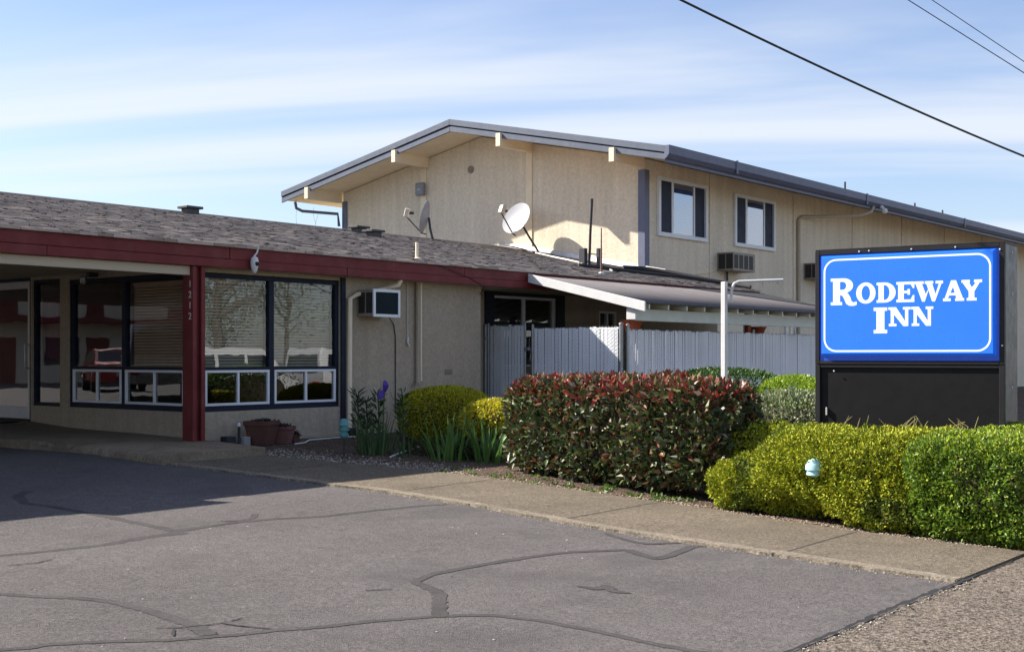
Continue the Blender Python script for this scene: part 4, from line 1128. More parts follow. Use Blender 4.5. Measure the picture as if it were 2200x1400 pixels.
# low dark creeping cover under the gold shrub
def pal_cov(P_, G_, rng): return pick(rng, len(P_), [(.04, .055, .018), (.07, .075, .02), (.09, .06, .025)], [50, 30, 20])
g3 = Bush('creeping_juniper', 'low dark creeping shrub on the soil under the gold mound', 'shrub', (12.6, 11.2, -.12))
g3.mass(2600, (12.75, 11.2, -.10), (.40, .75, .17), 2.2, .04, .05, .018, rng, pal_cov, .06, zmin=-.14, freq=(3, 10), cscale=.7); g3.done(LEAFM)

# iris clumps: each blade a leaf of its own
def blade_mesh(h, wd, lean, m, seed):
    rs_ = random.Random(seed); n = 8; V, Fc = [], []
    for i in range(n + 1):
        t_ = i / n; x = lean * t_ ** 2; z = h * (t_ - .12 * abs(lean) / h * t_ ** 3)
        ww = wd * (1 - t_ ** 2.4) * (.75 + .5 * math.sin(math.pi * min(1, t_ + .2)))
        V += [(x, -ww / 2, z), (x + .006, 0, z + .002), (x, ww / 2, z)]
    for i in range(n):
        for k in range(2): Fc.append((i * 3 + k, i * 3 + k + 1, (i + 1) * 3 + k + 1, (i + 1) * 3 + k))
    b_ = MB(); b_.v, b_.f = V, Fc
    return b_.mesh('leaf', m, smooth=True)
BL = [blade_mesh(h, .026, ln, BLADE, i) for i, (h, ln) in enumerate(((.42, .08), (.5, .16), (.36, .20), (.46, .04), (.32, .28)))]
BD = [blade_mesh(h, .026, ln, BLADED, i) for i, (h, ln) in enumerate(((.44, .05), (.5, .10), (.36, .14), (.48, .02), (.30, .22)))]
def iris(x, y, n, spread, lab, M_, seed, sc=1.0):
    t = E('iris_clump', (x, y, zg(y)), lab, 'plant', 'iris clumps')
    rs_ = random.Random(seed)
    for k in range(n):
        o = link('leaf', rs_.choice(M_), None, t)
        an = rs_.uniform(0, 6.28); r_ = spread * math.sqrt(rs_.random())
        o.location = (r_ * math.cos(an), r_ * math.sin(an), 0); o.rotation_euler = (rs_.uniform(-.12, .12), rs_.uniform(-.05, .18), an + rs_.uniform(-.6, .6))
        q = sc * rs_.uniform(.75, 1.15); o.scale = (q, q, q)
    return t
ir = iris(11.95, 11.75, 44, .26, 'dark iris clump with one purple flower beside the teal path light', BD, 1, 1.15)
iris(12.35, 10.85, 42, .24, 'bright sword-leaved iris clump in front of the gold shrub', BL, 2, 1.3)
iris(12.62, 10.42, 46, .27, 'bright iris clump below the yellow shrub', BL, 3, 1.3)
iris(12.72, 9.85, 16, .17, 'small iris clump touching the left end of the red-tipped hedge', BL, 4, 1.0)
iris(12.1, 11.35, 14, .14, 'few iris leaves just right of the flowering clump', BD, 5, .75)
# the purple flower
pipe('flower_stem', BLADED, ir, [(11.98, 11.66, -.1), (11.99, 11.66, .35), (12.0, 11.65, .72)], .010)
b_ = MB()
for k in range(6):
    an = 2 * math.pi * k / 6 + .3; fall = k % 2
    cx, cy, cz = 12.0, 11.65, .72
    d = Vector((math.cos(an), math.sin(an), 0)); s_ = Vector((-math.sin(an), math.cos(an), 0))
    prof = [(0, 0, .015), (.035, .035, .03), (.075, .02, .045), (.10, -.045, .04), (.105, -.09, .012)] if fall else [(0, 0, .015), (.03, .05, .035), (.045, .10, .045), (.03, .14, .03), (.005, .165, .008)]
    for i in range(len(prof) - 1):
        p0, p1 = prof[i], prof[i + 1]
        b_.quad(*[tuple(Vector((cx, cy, cz)) + d * p[0] + Vector((0, 0, p[1])) + s_ * w_ * p[2]) for p, w_ in ((p0, -1), (p0, 1), (p1, 1), (p1, -1))])
b_.build('flower', PURPLE, ir, smooth=True)
# leafy lily stalks behind the flower
ly = E('lily_stalks', (12.2, 12.0, -.09), 'three dark leafy lily stalks behind the purple iris', 'plant')
for k, (x, y, h) in enumerate(((12.0, 12.15, .72), (12.22, 11.98, .70), (12.42, 11.72, .74), (12.12, 12.1, .6))):
    pipe('stalk', BLADED, ly, [(x, y, -.1), (x + .02, y, h * .6), (x + .01, y + .01, h - .05)], .010)
    n = 90; z = rng.uniform(.12, h, n); an = rng.uniform(0, 6.28, n)
    P_ = np.stack([x + .02 * np.cos(an), y + .02 * np.sin(an), z], 1); G_ = np.stack([np.cos(an), np.sin(an), np.full(n, .55)], 1)
    V, F_ = leaves(P_, G_, .13, .024, rng, a_n=1.0, a_r=.3, up=.25)
    foliage('leaves', V, F_, np.repeat(pick(rng, n, [(.035, .075, .022), (.05, .10, .03)], [1, 1]), 4, 0), LEAF, ly)
# weeds at the bed edge
wd_ = E('edge_weeds', (11.5, 8.6, -.24), 'low green weeds along the bed edge under the hedge', 'weeds'); wd_['kind'] = 'stuff'
Vs, Fs, Cs, nn_ = [], [], [], 0
for k in range(34):
    y = rng.uniform(6.6, 10.2); x = BAND_R(y) + abs(rng.normal(.02, .22)) + .03; n = rng.integers(8, 22)
    P_ = np.array((x, y, zg(y) + .01)) + rng.normal(0, .03, (n, 3)) * (1, 1, .2); G_ = rng.normal(size=(n, 3)); G_[:, 2] = .9
    V, F_ = leaves(P_, G_, .05, .022, rng, a_n=.8, a_r=.4, up=.3)
    Vs.append(V); Fs.append(F_ + nn_); Cs.append(np.repeat(pick(rng, n, [(.10, .19, .03), (.16, .22, .03), (.07, .12, .02)], [2, 1, 1]), 4, 0)); nn_ += len(V)
foliage('sprigs', np.concatenate(Vs), np.concatenate(Fs), np.concatenate(Cs), LEAF, wd_)
# bark chips, pebbles and fallen leaves on the bed
def scatter(name, n, xf, smin, smax, pal, wts, seed, flat=.5, zoff=.012, **kw):
    r_ = np.random.default_rng(seed)
    xy = np.array([xf(r_) for _ in range(n)]); z = np.array([zg(y) for y in xy[:, 1]]) + zoff
    s_ = r_.uniform(smin, smax, n); base = np.array([(1, 0, 0), (0, 1, 0), (-1, 0, 0), (0, -1, 0), (0, 0, 1), (0, 0, -1)], float)
    an = r_.uniform(0, 6.28, n); ca, sa = np.cos(an), np.sin(an)
    V = np.repeat(base[None], n, 0) * (r_.uniform(.6, 1.25, (n, 6, 1))) * s_[:, None, None]
    V[:, :, 1] *= r_.uniform(.4, 1, n)[:, None]; V[:, :, 2] *= flat
    x = V[:, :, 0] * ca[:, None] - V[:, :, 1] * sa[:, None]; y = V[:, :, 0] * sa[:, None] + V[:, :, 1] * ca[:, None]
    V[:, :, 0], V[:, :, 1] = x + xy[:, :1], y + xy[:, 1:2]; V[:, :, 2] += z[:, None]
    f = np.array([(0, 1, 4), (1, 2, 4), (2, 3, 4), (3, 0, 4), (1, 0, 5), (2, 1, 5), (3, 2, 5), (0, 3, 5)])
    F_ = (f[None] + np.arange(n)[:, None, None] * 6).reshape(-1, 3)
    me = np_mesh(name, V.reshape(-1, 3), F_, PEBBLE, np.repeat(pick(r_, n, pal, wts), 6, 0))
    return link(name, me, None, None, kind='stuff', **kw)
def bedpt(r_):
    y = r_.uniform(3.2, 13.6); return (BAND_R(y) + r_.uniform(.0, 1.9) ** 1.0 * (1 if y > 9.5 else .55), y)
scatter('bark_chips', 7000, bedpt, .008, .026, [(.10, .065, .045), (.16, .11, .08), (.07, .05, .04), (.22, .16, .12)], [4, 3, 3, 1], 1, .35, label='brown bark chips and crumbs over the planting bed', cat='bark chips')
def gravpt(r_):
    y = r_.uniform(9.9, 12.9); return (BAND_R(y) + abs(r_.normal(.25, .32)), y)
scatter('pale_pebbles', 1500, gravpt, .007, .020, [(.42, .38, .33), (.28, .25, .22), (.55, .5, .44), (.18, .15, .12)], [3, 3, 1, 3], 2, .6, label='pale pebbles strewn on the bed near the path light', cat='pebbles')
def edgept(r_):
    y = r_.uniform(3.3, 10.0); return (BAND_R(y) + r_.normal(.06, .06), y)
scatter('edge_crumbs', 1600, edgept, .005, .018, [(.42, .35, .26), (.25, .2, .15), (.34, .22, .14)], [3, 3, 2], 3, .4, zoff=.02, label='pale crumbs and leaf litter along the concrete edge', cat='litter')
def lotpt(r_): return (r_.uniform(3.5, 8.6), r_.uniform(3.2, 10.0))
scatter('lot_flecks', 90, lotpt, .004, .014, [(.6, .58, .54), (.4, .38, .35), (.04, .04, .04)], [5, 3, 2], 4, .15, zoff=.004, label='scattered white and dark flecks on the asphalt', cat='litter')
def kerbpt(r_):
    y = r_.uniform(3.05, 10.0); return (BAND_L(y) + r_.normal(-.03, .05), y)
scatter('kerb_grit', 700, kerbpt, .003, .010, [(.5, .45, .36), (.3, .27, .22), (.2, .18, .15)], [3, 3, 2], 5, .4, zoff=.005, label='fine grit along the edge of the concrete band', cat='grit')
def jointpt(r_): return (r_.uniform(4.2, 9.0), 2.95 + r_.normal(0, .03))
scatter('joint_grit', 500, jointpt, .004, .012, [(.5, .45, .36), (.28, .24, .2), (.03, .03, .03)], [3, 3, 3], 6, .4, zoff=.016, label='crumbling grit along the sidewalk joint', cat='grit')

# ------------------------------------------------------------------ small things by the wall
def pot(x, y, z, r0, r1, h, m, lab, ang=.4, name='plant_pot'):
    t = E(name, (x, y, z), lab, 'plant pot', 'pots by the window wall')
    n = 4; b_ = MB()
    def ringp(r_, zz): return [(x + r_ * 1.414 * math.cos(ang + math.pi / 4 + k * math.pi / 2), y + r_ * 1.414 * math.sin(ang + math.pi / 4 + k * math.pi / 2), z + zz) for k in range(4)]
    rings = [ringp(r0, 0), ringp(r1 * .93, h * .80), ringp(r1 * 1.0, h * .81), ringp(r1 * 1.03, h), ringp(r1 * .9, h), ringp(r1 * .85, h * .9)]
    for q in rings: b_.v += q
    for i in range(len(rings) - 1):
        for k in range(4): b_.f.append((i * 4 + k, i * 4 + (k + 1) % 4, (i + 1) * 4 + (k + 1) % 4, (i + 1) * 4 + k))
    b_.f.append((3, 2, 1, 0)); b_.f.append((20, 21, 22, 23))
    b_.build('pot_body', m, t, bevel=.004)
    r_ = np.random.default_rng(int(x * 100)); nn = 160
    P_ = np.array((x, y, z + h * .93)) + r_.normal(0, r1 * .38, (nn, 3)) * (1, 1, .10); G_ = r_.normal(size=(nn, 3)); G_[:, 2] = .5
    V, F_ = leaves(P_, G_, .07, .03, r_, a_n=.8, a_r=.6, up=.05)
    foliage('dead_growth', V, F_, np.repeat(pick(r_, nn, [(.05, .022, .018), (.03, .02, .015)], [1, 1]), 4, 0), LEAF, t)
pot(11.38, 13.36, zg(13.36) + .012, .125, .185, .33, TERRA, 'large brown terracotta pot beside the numbered red post')
pot(11.76, 13.36, zg(13.36) + .012, .095, .14, .24, TERRA2, 'smaller pinkish terracotta pot to the right of the large one', .5)
pot(12.0, 13.42, zg(13.45) + .012, .06, .07, .11, TERRA, 'tiny terracotta pot at the end of the row of pots', .2)
t = E('irrigation_riser', (11.0, 13.45, 0), 'short black irrigation riser with white cap by the wall', 'riser')
pipe('stem', BLACK, t, [(11.02, 13.4, -.02), (11.02, 13.4, .26)], .018); MB().lathe([(.02, 0), (.024, .03), (.01, .05)], (11.02, 13.4, .26), 10).build('cap', WHITEP, t, smooth=True)
box('valve_box', BLACK, None, (10.82, 10.98, 13.4, 13.55, -.01, .13), .012, label='small black valve box on the soil behind the entry slab', cat='box')
box('grey_block', mat('grey_block', (.3, .29, .28), .8), None, (11.06, 11.17, 13.33, 13.45, -.01, .12), .012, label='small grey concrete block between the riser and the pots', cat='block')
def path_light(x, y, z0, lab):
    t = E('path_light', (x, y, z0), lab, 'light', 'teal path lights')
    MB().lathe([(.05, 0), (.05, .02), (.012, .03), (.010, .24), (.012, .25)], (x, y, z0), 10).build('stake', DSTEEL, t, smooth=True)
    MB().lathe([(.03, .25), (.06, .28), (.062, .31), (.045, .315), (.045, .345), (.07, .35), (.072, .375), (.045, .38), (.045, .41), (.07, .415), (.066, .44), (.05, .455), (.045, .49), (.03, .50)], (x, y, z0), 16).build('tiered_shade', TEAL, t, smooth=True)
    return t
path_light(11.33, 11.71, zg(11.71) + .01, 'teal tiered path light on a stake beside the downspout')
t = E('garden_lamp', (10.95, 4.95, -.3), 'pale aqua lamp head poking out of the golden juniper', 'light')
MB().tube([(10.72, 4.97, .12), (10.9, 4.98, 0), (11.1, 5.0, -.33)], .012, 6).build('stake', DSTEEL, t)
MB().lathe([(.03, .40), (.075, .42), (.066, .455), (.084, .465), (.080, .51), (.056, .55), (.018, .57)], (10.67, 4.96, -.29), 16).build('lamp_head', ICE, t, smooth=True)
MB().tube([(11.85, 11.39, -.10), (12.7, 11.8, -.06), (13.65, 12.23, -.04)], .014, 8).build('irrigation_pipe', WHITEP, None, label='straight white plastic pipe lying on the soil behind the irises', cat='pipe')
MB().tube([(11.75, 13.1, 0), (12.0, 13.18, .0), (12.3, 13.42, .01), (12.9, 13.52, .01), (13.3, 13.5, .01)], .011, 6).build('white_hose', WHITEP, None, label='thin white hose on the gravel below the window wall', cat='hose')
MB().box(13.30, 13.42, 13.60, 13.72, -.01, .13).build('splash_box', BLACK, None, bevel=.01, label='black drain fitting under the cream downspout', cat='drain')

# white hanger post
t = E('hanger_post', (14.21, 7.83, -.28), 'white post with a bent arm standing behind the red-tipped hedge', 'post')
MB().box(14.178, 14.242, 7.798, 7.862, -.3, 2.14).build('upright', WHITEP, t, bevel=.006)
MB().tube([(14.27, 7.77, 1.88), (14.275, 7.755, 2.06), (14.29, 7.73, 2.12), (14.33, 7.69, 2.145), (14.66, 7.24, 2.165)], .018, 8).build('arm', WHITEP, t, smooth=True)
MB().tube([(14.50, 7.44, 2.15), (14.50, 7.44, 2.09)], .006, 5).tube([(14.62, 7.29, 2.155), (14.62, 7.29, 2.10)], .012, 6).build('hook', STEEL, t)

# ------------------------------------------------------------------ the sign
SW, ST = 1.85, .56
SB = -.36
sg = E('motel_sign', (12.099, 5.613, SB), 'blue and white motel sign in a dark cabinet above the juniper', 'sign', rz=R(-85))
zz_ = lambda z: z - SB
def sb(name, m, x0, x1, y0, y1, z0, z1, bevel=.004, parent=None):
    return MB().box(x0, x1, y0, y1, zz_(z0), zz_(z1)).build(name, m, parent or sg, bevel=bevel, local=True)
sb('cabinet', GALV_SIDE, .012, SW - .012, .03, ST, 1.10, 2.27)
sb('end_panel', GALV_SIDE, SW - .0115, SW, .035, ST - .005, SB - .05, 2.272)
sb('end_panel', GALV_SIDE, 0, .0115, .035, ST - .005, SB - .05, 2.272)
sb('cabinet_top', BRONZE, 0, SW, -.005, ST + .005, 2.2725, 2.288)
# retainer frame round the face
sb('retainer', BRONZE, 0, .046, -.012, .029, 1.12, 2.272); sb('retainer', BRONZE, SW - .046, SW, -.012, .029, 1.12, 2.272)
sb('retainer', BRONZE, .0465, SW - .0465, -.012, .029, 2.232, 2.272); sb('retainer', BRONZE, .0465, SW - .0465, -.012, .029, 1.12, 1.152)
sb('skirt', DPANEL, .012, SW - .012, .02, ST - .02, SB - .05, 1.099)
sb('skirt_frame', BRONZE, 0, .05, -.008, .019, SB - .05, 1.1185); sb('skirt_frame', BRONZE, SW - .05, SW, -.008, .019, SB - .05, 1.1185)
sb('skirt_frame', BRONZE, .0505, SW - .0505, -.004, .019, 1.085, 1.1185)
sb('face_flange', SIGNBD, .0465, SW - .0465, .005, .028, 1.1525, 2.2315)
# raised pan of the face with sloping sides
b_ = MB(); o0 = (.062, SW - .075, 1.205, 2.222); o1 = (.085, SW - .098, 1.228, 2.200)
q0 = [(o0[0], .0045, zz_(o0[2])), (o0[1], .0045, zz_(o0[2])), (o0[1], .0045, zz_(o0[3])), (o0[0], .0045, zz_(o0[3]))]
q1 = [(o1[0], -.05, zz_(o1[2])), (o1[1], -.05, zz_(o1[2])), (o1[1], -.05, zz_(o1[3])), (o1[0], -.05, zz_(o1[3]))]
b_.v = q0 + q1; b_.f = [(4, 5, 6, 7), (0, 1, 5, 4), (1, 2, 6, 5), (2, 3, 7, 6), (3, 0, 4, 7)]
face = b_.build('sign_face', SIGNB, sg, local=True)
def glyph_solid(name, polys, m, parent, y0=-.0502, th=.0008):
    """polys in the plane of the face: list of outlines (x, z), each a thin plate"""
    b_ = MB()
    for i, p in enumerate(polys):
        ar = sum(p[k][0] * p[(k + 1) % len(p)][1] - p[(k + 1) % len(p)][0] * p[k][1] for k in range(len(p)))
        if ar < 0: p = p[::-1]
        b_.prism([(x, y0 + .0005, zz_(z)) for x, z in p][::-1], (0, -th - .00015 * i, 0))
    me = b_.mesh(name, m)
    bm = bmesh.new(); bm.from_mesh(me); bmesh.ops.recalc_face_normals(bm, faces=bm.faces); bmesh.ops.triangulate(bm, faces=bm.faces); bm.to_mesh(me); bm.free()
    return link(name, me, None, parent)
def ring_quads(fo, fi, n):
    P_ = []
    for k in range(n):
        P_.append([fo(k / n), fo((k + 1) / n), fi((k + 1) / n), fi(k / n)])
    return P_
def rrect(x0, x1, z0, z1, r_, n=10):
    P_ = []
    for cx, cz, a0 in ((x1 - r_, z1 - r_, 0), (x0 + r_, z1 - r_, 90), (x0 + r_, z0 + r_, 180), (x1 - r_, z0 + r_, 270)):
        for k in range(n + 1):
            t_ = R(a0 + 90 * k / n); P_.append((cx + r_ * math.cos(t_), cz + r_ * math.sin(t_)))
    return P_
# white border line with rounded corners, one closed band
wo, wi = rrect(.104, SW - .112, 1.243, 2.182, .13), rrect(.122, SW - .130, 1.261, 2.164, .112)
b_ = MB(); n = len(wo)
for y in (-.0502, -.0512):
    for p in wo: b_.v.append((p[0], y, zz_(p[1])))
    for p in wi: b_.v.append((p[0], y, zz_(p[1])))
for k in range(n):
    k2 = (k + 1) % n
    b_.f += [(2 * n + k, 2 * n + k2, 3 * n + k2, 3 * n + k), (k, k2, 2 * n + k2, 2 * n + k), (n + k2, n + k, 3 * n + k, 3 * n + k2)]
me = b_.mesh('border_line', SIGNW)
bm = bmesh.new(); bm.from_mesh(me); bmesh.ops.recalc_face_normals(bm, faces=bm.faces); bm.to_mesh(me); bm.free()
link('border_line', me, None, face)
# slab-serif letters, drawn in a box 0..1 wide and 0..1 high
def half_ring(cx, cz, rx, rz, ix, iz, a0, a1, n=18):
    fo = lambda t_: (cx + rx * math.cos(R(a0 + (a1 - a0) * t_)), cz + rz * math.sin(R(a0 + (a1 - a0) * t_)))
    fi = lambda t_: (cx + ix * math.cos(R(a0 + (a1 - a0) * t_)), cz + iz * math.sin(R(a0 + (a1 - a0) * t_)))
    return [[fo(k / n) for k in range(n + 1)] + [fi(1 - k / n) for k in range(n + 1)]]
bxp = lambda x0, x1, z0, z1: [(x0, z0), (x1, z0), (x1, z1), (x0, z1)]
S = .13
GL = {
 'I': [bxp(0, 1, 0, S), bxp(0, 1, 1 - S, 1), bxp(.2, .8, S, 1 - S)],
 'R': [bxp(0, .44, 0, .11), bxp(0, .40, .89, 1), bxp(.09, .36, .11, .89),
       [(.36, .87), (.40, 1)] + [(.50 + .36 * math.cos(R(90 - 180 * k / 18)), .725 + .275 * math.sin(R(90 - 180 * k / 18))) for k in range(19)] + [(.36, .45), (.36, .57)] +
       [(.47 + .13 * math.cos(R(-90 + 180 * k / 14)), .72 + .15 * math.sin(R(-90 + 180 * k / 14))) for k in range(15)],
       [(.36, .47), (.52, .49), (.66, .44), (.75, .30), (.80, .14), (.88, .09), (1.0, .12), (1.0, .0), (.88, -.04), (.72, -.03), (.60, .04), (.54, .18), (.46, .34), (.36, .38)]],
 'O': half_ring(.5, .5, .5, .53, .22, .37, 0, 359.9, 40),
 'D': [bxp(0, .42, 0, S), bxp(0, .42, 1 - S, 1), bxp(.1, .38, S, 1 - S), half_ring(.42, .5, .58, .5, .26, .5 - S, 90, -90)[0]],
 'E': [bxp(0, 1, 0, S), bxp(0, 1, 1 - S, 1), bxp(.1, .42, S, 1 - S), bxp(.42, .68, .44, .56), bxp(.62, .76, .36, .64),
       [(.80, S), (1.0, S), (1.0, .34), (.92, .34)], [(.80, 1 - S), (.92, .68), (1.0, .68), (1.0, 1 - S)]],
 'W': [bxp(0, .32, 1 - S, 1), bxp(.36, .66, 1 - S, 1), bxp(.74, 1, 1 - S, 1),
       [(.04, 1 - S), (.26, 1 - S), (.40, .36), (.31, 0), (.27, 0)], [(.40, .36), (.44, .50), (.54, .70), (.50, .60), (.36, 0), (.27, 0)],
       [(.42, 1 - S), (.62, 1 - S), (.74, .36), (.66, 0), (.62, 0)], [(.74, .36), (.86, 1 - S), (.95, 1 - S), (.72, 0), (.62, 0)]],
 'A': [bxp(-.02, .36, 0, S), bxp(.58, 1.02, 0, S), [(.06, S), (.38, 1), (.60, 1), (.52, .78), (.22, S)], [(.38, 1), (.62, 1), (.96, S), (.64, S), (.46, .74)], bxp(.27, .70, .27, .39)],
 'Y': [bxp(-.04, .40, 1 - S, 1), bxp(.62, 1.04, 1 - S, 1), [(.02, 1 - S), (.36, 1 - S), (.53, .60), (.64, .44), (.34, .44)], [(.50, .62), (.72, 1 - S), (.92, 1 - S), (.64, .44), (.52, .44)], bxp(.34, .64, S, .44), bxp(.24, .76, 0, S)],
 'N': [bxp(0, .36, 0, S), bxp(-.02, .30, 1 - S, 1), bxp(.66, 1.02, 1 - S, 1), bxp(.09, .24, S, 1 - S), bxp(.76, .91, .0, 1 - S), [(.06, 1 - S), (.12, 1), (.34, 1), (.91, .0), (.68, .0)]],
}
def letter(ch, x0, x1, z0, z1):
    glyph_solid('letter', [[(x0 + px * (x1 - x0), z0 + pz * (z1 - z0)) for px, pz in p] for p in GL[ch]], SIGNW, face)
letter('R', .178, .446, 1.716, 1.985)
for ch, x0, x1 in (('O', .440, .636), ('D', .646, .836), ('E', .842, 1.018), ('W', 1.020, 1.292), ('A', 1.296, 1.486), ('Y', 1.472, 1.648)):
    letter(ch, x0, x1, 1.731, 1.930)
letter('I', .617, .752, 1.428, 1.683)
letter('N', .768, .978, 1.496, 1.683); letter('N', .992, 1.196, 1.496, 1.683)
# rivets and a padlock tab
rv = MB().lathe([(.010, 0), (.008, .006), (.002, .008)], (0, 0, 0), 8).mesh('rivet', DRIP)
for x, z in ((.46, 2.25), (.56, 2.253), (.98, 2.25), (1.4, 2.25), (1.81, 2.21), (1.83, 1.3), (.2, 1.05)):
    o = link('rivet', rv, None, sg, (x, -.013, zz_(z))); o.rotation_euler = (R(90), 0, 0)
for z in (2.2, 1.8, 1.6, 1.3, .9):
    o = link('rivet', rv, None, sg, (SW + .001, .3, zz_(z))); o.rotation_euler = (0, R(90), 0)
MB().box(.11, .125, -.012, .018, zz_(.60), zz_(.68)).build('latch_tab', DRIP, sg, local=True, bevel=.003)

# ------------------------------------------------------------------ overhead lines
def wire(p, q, sag, r, lab):
    p, q = Vector(p), Vector(q); Q = []
    for i in range(41):
        t_ = i / 40; v = p.lerp(q, t_); v.z -= sag * 4 * t_ * (1 - t_); Q.append(v)
    MB().tube(Q, r, 6).build('overhead_line', BLACK, None, label=lab, cat='cable', group='overhead lines', smooth=True)
W0, W1 = Vector((12.21, 7.29, 5.175)), Vector((17.60, 5.16, 3.885))
d0 = W1 - W0
wire(W0 - d0 * 1.6 + Vector((0, 0, .755)), W1 + d0 * 1.6 + Vector((0, 0, .755)), .8, .0135, 'thick black overhead line slanting down to the right')
d1 = Vector((23.28, 6.04, 5.65)) - Vector((21.27, 8.58, 7.7))
wire(Vector((21.27, 8.58, 7.7)) - d1 * 3, Vector((23.28, 6.04, 5.65)) + d1 * 1.2, .05, .008, 'lower of two thin overhead lines in the top right corner')
d2 = Vector((23.81, 6.18, 5.92)) - Vector((21.96, 8.52, 7.93))
wire(Vector((21.96, 8.52, 7.93)) - d2 * 3, Vector((23.81, 6.18, 5.92)) + d2 * 1.2, .05, .007, 'upper of two thin overhead lines in the top right corner')

# ------------------------------------------------------------------ street side and driveway seen only as reflections in the glass
def vehicle(name, lab, loc, rz, paint, kind, cat):
    t = E(name, loc, lab, cat, 'parked vehicles', rz)
    if kind == 'van':
        Lh, Wd = 2.5, .98
        prof = [(-2.5, .45), (-2.5, 1.0), (-2.42, 1.85), (-2.3, 2.05), (1.0, 2.05), (1.35, 1.95), (1.9, 1.25), (2.42, 1.08), (2.5, .85), (2.5, .45)]
        side = [[(-2.1, 1.25), (-2.05, 1.8), (-.9, 1.8), (-.9, 1.25)], [(-.75, 1.25), (-.75, 1.8), (.25, 1.8), (.25, 1.25)], [(.4, 1.25), (.4, 1.8), (1.15, 1.8), (1.6, 1.25)]]
        ws = [(1.42, 1.88), (1.86, 1.32)]; rw = [(-2.43, 1.8), (-2.5, 1.2)]
    else:
        Lh, Wd = 2.25, .88
        prof = [(-2.25, .35), (-2.27, .62), (-2.15, .92), (-1.65, 1.0), (-1.0, 1.38), (-.1, 1.44), (.45, 1.38), (1.1, .98), (1.95, .86), (2.22, .66), (2.25, .35)]
        side = [[(-1.35, 1.0), (-.92, 1.32), (-.15, 1.37), (-.15, .98)], [(-.05, .98), (-.05, 1.37), (.42, 1.32), (.88, .98)]]
        ws = [(.50, 1.36), (1.05, 1.0)]; rw = [(-1.05, 1.36), (-1.6, 1.02)]
    zb_ = max(z for _, z in prof); belt = 1.0 if kind != 'van' else 1.2
    b_ = MB(); n = len(prof)
    for sgn in (-1, -.96, .96, 1):
        for x, z in prof:
            wz = 1 - .16 * max(0, (z - belt) / (zb_ - belt)) if z > belt else 1
            ins = 1 if abs(sgn) == .96 else .985
            b_.v.append((x * (1.0 if abs(sgn) < 1 else .985), sgn * Wd * wz, z if abs(sgn) < 1 else (z - .02 if z > .5 else z)))
    for s_ in range(3):
        for k in range(n):
            k2 = (k + 1) % n; b_.f.append((s_ * n + k, s_ * n + k2, (s_ + 1) * n + k2, (s_ + 1) * n + k))
    b_.f.append(tuple(range(n))[::-1]); b_.f.append(tuple(3 * n + k for k in range(n)))
    me = b_.mesh('body', paint)
    bm = bmesh.new(); bm.from_mesh(me); bmesh.ops.recalc_face_normals(bm, faces=bm.faces); bm.to_mesh(me); bm.free()
    link('body', me, None, t)
    DG = mat('car_glass', (.01, .012, .014), .08, .02, 2, spec=.6)
    for sgn in (-1, 1):
        for p in side:
            MB().quad(*[(x, sgn * (Wd * (1 - .16 * max(0, (z - belt) / (zb_ - belt))) + .006), z) for x, z in (p if sgn > 0 else p[::-1])]).build('side_window', DG, t, local=True)
    for nm, (pa, pb), dx in (('windscreen', ws, .012), ('rear_window', rw, -.012)):
        ya, yb = Wd * .74, Wd * .84
        MB().quad((pa[0] + dx, -ya, pa[1] + .01), (pa[0] + dx, ya, pa[1] + .01), (pb[0] + dx, yb, pb[1] + .01), (pb[0] + dx, -yb, pb[1] + .01)).build(nm, DG, t, local=True)
    for x in (-Lh + .85, Lh - .85):
        for sgn in (-1, 1):
            a_ = MB().tube([(x, sgn * (Wd - .20), .33), (x, sgn * (Wd + .012), .33)], .33, 20)
            wh = a_.build('wheel', BLACK, t, local=True)
            MB().tube([(x, sgn * (Wd - .02), .33), (x, sgn * (Wd + .022), .33)], .19, 14).build('rim', STEEL, wh, local=True)
    for sgn in (-1, 1):
        MB().box(-Lh - .025, -Lh + .06, sgn * Wd * .72 - .12, sgn * Wd * .72 + .12, .68, .85).build('tail_light', mat('tail_red', (.45, .01, .01), .25), t, local=True, bevel=.02)
        MB().box(Lh - .2, Lh + .01, sgn * Wd * .72 - .16, sgn * Wd * .72 + .16, .62, .76).build('headlight', DISHW, t, local=True, bevel=.02)
    MB().box(-Lh - .03, -Lh + .02, -.25, .25, .52, .64).build('number_plate', DISHW, t, local=True)
    return t
PR = mat('car_paint_red', (.30, .015, .012), .25, .03, 2, spec=.6); PS = mat('car_paint_silver', (.42, .42, .43), .28, .03, 2, metal=.5); PW = mat('car_paint_white', (.75, .75, .74), .3, .03, 2)
vehicle('parked_car', 'red car reflected in the lobby windows', (-4.6, 38.2, .02), R(118), PR, 'car', 'car')
vehicle('parked_van', 'silver van reflected in the blind-covered porch window', (-.6, 30.2, .02), R(122), PS, 'van', 'van')
vehicle('parked_van', 'white van reflected low in the front window, left', (27.4, -6.6, zg(-6.6) - .12), R(3), PW, 'van', 'van')
vehicle('parked_van', 'white van reflected low in the front window, right', (34.0, -7.2, zg(-7) - .12), R(-2), PW, 'van', 'van')
vehicle('parked_car', 'white car reflected between the two white vans', (21.6, -6.4, zg(-6.4) - .12), R(4), PW, 'car', 'car')
ow = E('sky_blocking_wing', (-18, 52, 0), 'added two-storey wing out of view, blocking the sky in the lobby glass', 'building')  # unseen wing added to keep bright sky out of the lobby reflections
box('wall', STUCCO, ow, (-42, 0, 52, 60, -.1, 5.6)); box('roof', DARKSH, ow, (-43, 1, 50.6, 61, 5.62, 5.9)); box('fascia', RED, ow, (-43, 1, 50.5, 50.598, 5.5, 5.95))
box('balcony', RED, ow, (-42, 0, 50.6, 51.99, 2.7, 2.95))
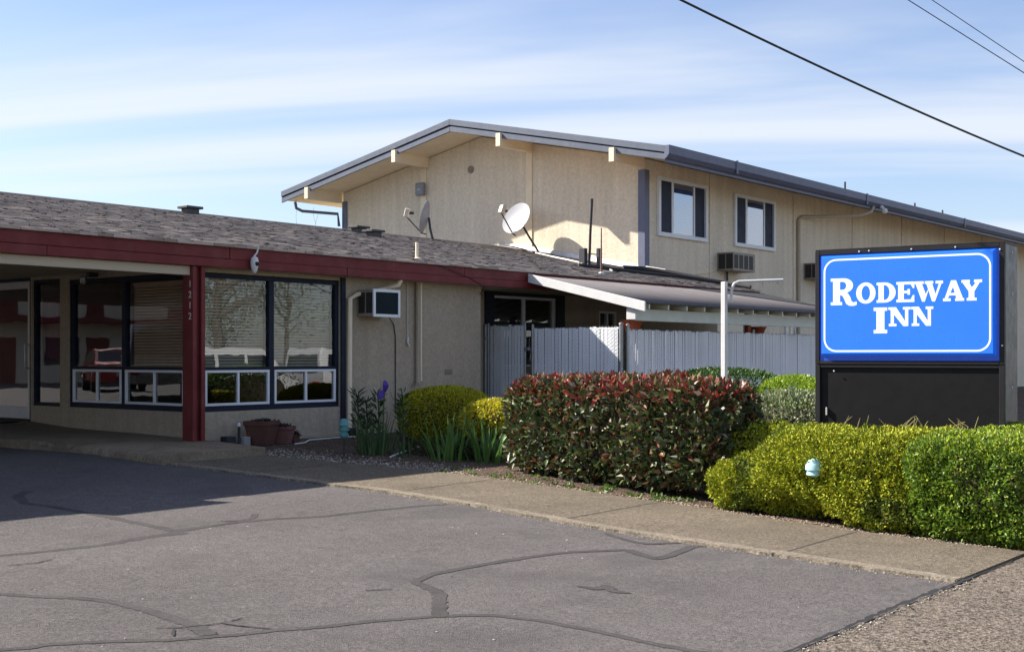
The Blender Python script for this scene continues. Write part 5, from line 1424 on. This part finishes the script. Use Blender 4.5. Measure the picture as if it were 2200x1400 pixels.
for k in range(9):
    for z_ in (.02, 2.97):
        box('room_door', RED, ow, (-40.5 + k * 4.5, -39.5 + k * 4.5, 51.93, 51.99, z_, z_ + 2.05)); box('room_window', SCREEN, ow, (-39.1 + k * 4.5, -37.3 + k * 4.5, 51.94, 51.99, z_ + .8, z_ + 2.05))
def tree(name, lab, x, y, h, cr, n, pal, wts, seed, bare=False):
    r_ = random.Random(seed); rn = np.random.default_rng(seed)
    z0 = zg(y) - .14
    t = E(name, (x, y, z0), lab, 'tree', 'street trees across the road')
    b_ = MB(); tips = []
    tr_ = h * .009 + .05
    b_.tube([(x, y, z0 - .1), (x + .05, y, z0 + h * .25), (x - .04, y + .05, z0 + h * .5), (x, y, z0 + h * .92)], [tr_ * 1.3, tr_, tr_ * .7, tr_ * .15], 8)
    for k in range(26 if bare else 14):
        f = r_.uniform(.28, .8); an = r_.uniform(0, 6.28); ln = cr * r_.uniform(.6, 1.05) * (1.15 - f * .6)
        p0 = Vector((x, y, z0 + h * f)); d = Vector((math.cos(an), math.sin(an), r_.uniform(.35, .9))).normalized()
        p1 = p0 + d * ln * .5; p2 = p0 + d * ln + Vector((0, 0, -.15 * ln if bare else .05 * ln))
        b_.tube([p0, p1, p2], [tr_ * .4, tr_ * .25, tr_ * .06], 5); tips += [p1, p2]
        if bare:
            for q in range(5):
                s_ = p0.lerp(p2, r_.uniform(.4, 1)); e_ = s_ + Vector((r_.uniform(-.5, .5), r_.uniform(-.5, .5), -r_.uniform(.4, 1.8)))
                b_.tube([s_, s_.lerp(e_, .5) + Vector((0, 0, .12)), e_], [.018, .012, .006], 4); tips.append(e_)
    b_.build('trunk', BARK, t)
    tips = np.array([tuple(v) for v in tips]); c = tips[rn.integers(0, len(tips), n)] + rn.normal(0, cr * (.10 if bare else .22), (n, 3))
    G_ = rn.normal(size=(n, 3)); G_ /= np.linalg.norm(G_, axis=1)[:, None]
    V, F_ = leaves(c, G_, .16 if not bare else .1, .09 if not bare else .05, rn)
    foliage('crown', V, F_, np.repeat(pick(rn, n, pal, wts), 4, 0), LEAF, t)
GP = ([(.06, .10, .03), (.085, .12, .035), (.05, .075, .03)], [1, 1, 1])
BP = ([(.20, .15, .07), (.26, .2, .09), (.15, .13, .05)], [1, 1, 1])
tree('street_tree', 'budding bare-branched tree reflected in the left front window', 24.3, -4.9, 8.2, 2.8, 60, *BP, 1, True)
tree('street_tree', 'second budding tree reflected beside the first in the front window', 29.6, -9.6, 9.5, 3.0, 60, *BP, 2, True)
for k, (x, y, h) in enumerate(((36, -30, 8), (43, -34, 10), (51, -36, 8.5), (60, -40, 11), (70, -42, 9), (30, -33, 9))):
    tree('far_tree', ['round green tree at the near end of the row across the road', 'second green tree of the row across the road', 'third green tree of the row across the road', 'tallest green tree of the row across the road', 'farthest green tree of the row across the road', 'leftmost green tree of the row across the road'][k], x, y, h, h * .38, 3000, *GP, 10 + k)

# ------------------------------------------------------------------ render settings
SC.render.engine = 'CYCLES'
SC.render.resolution_x, SC.render.resolution_y = 1024, 651
SC.cycles.max_bounces = 8
SC.cycles.transparent_max_bounces = 12
SC.cycles.use_denoising = True
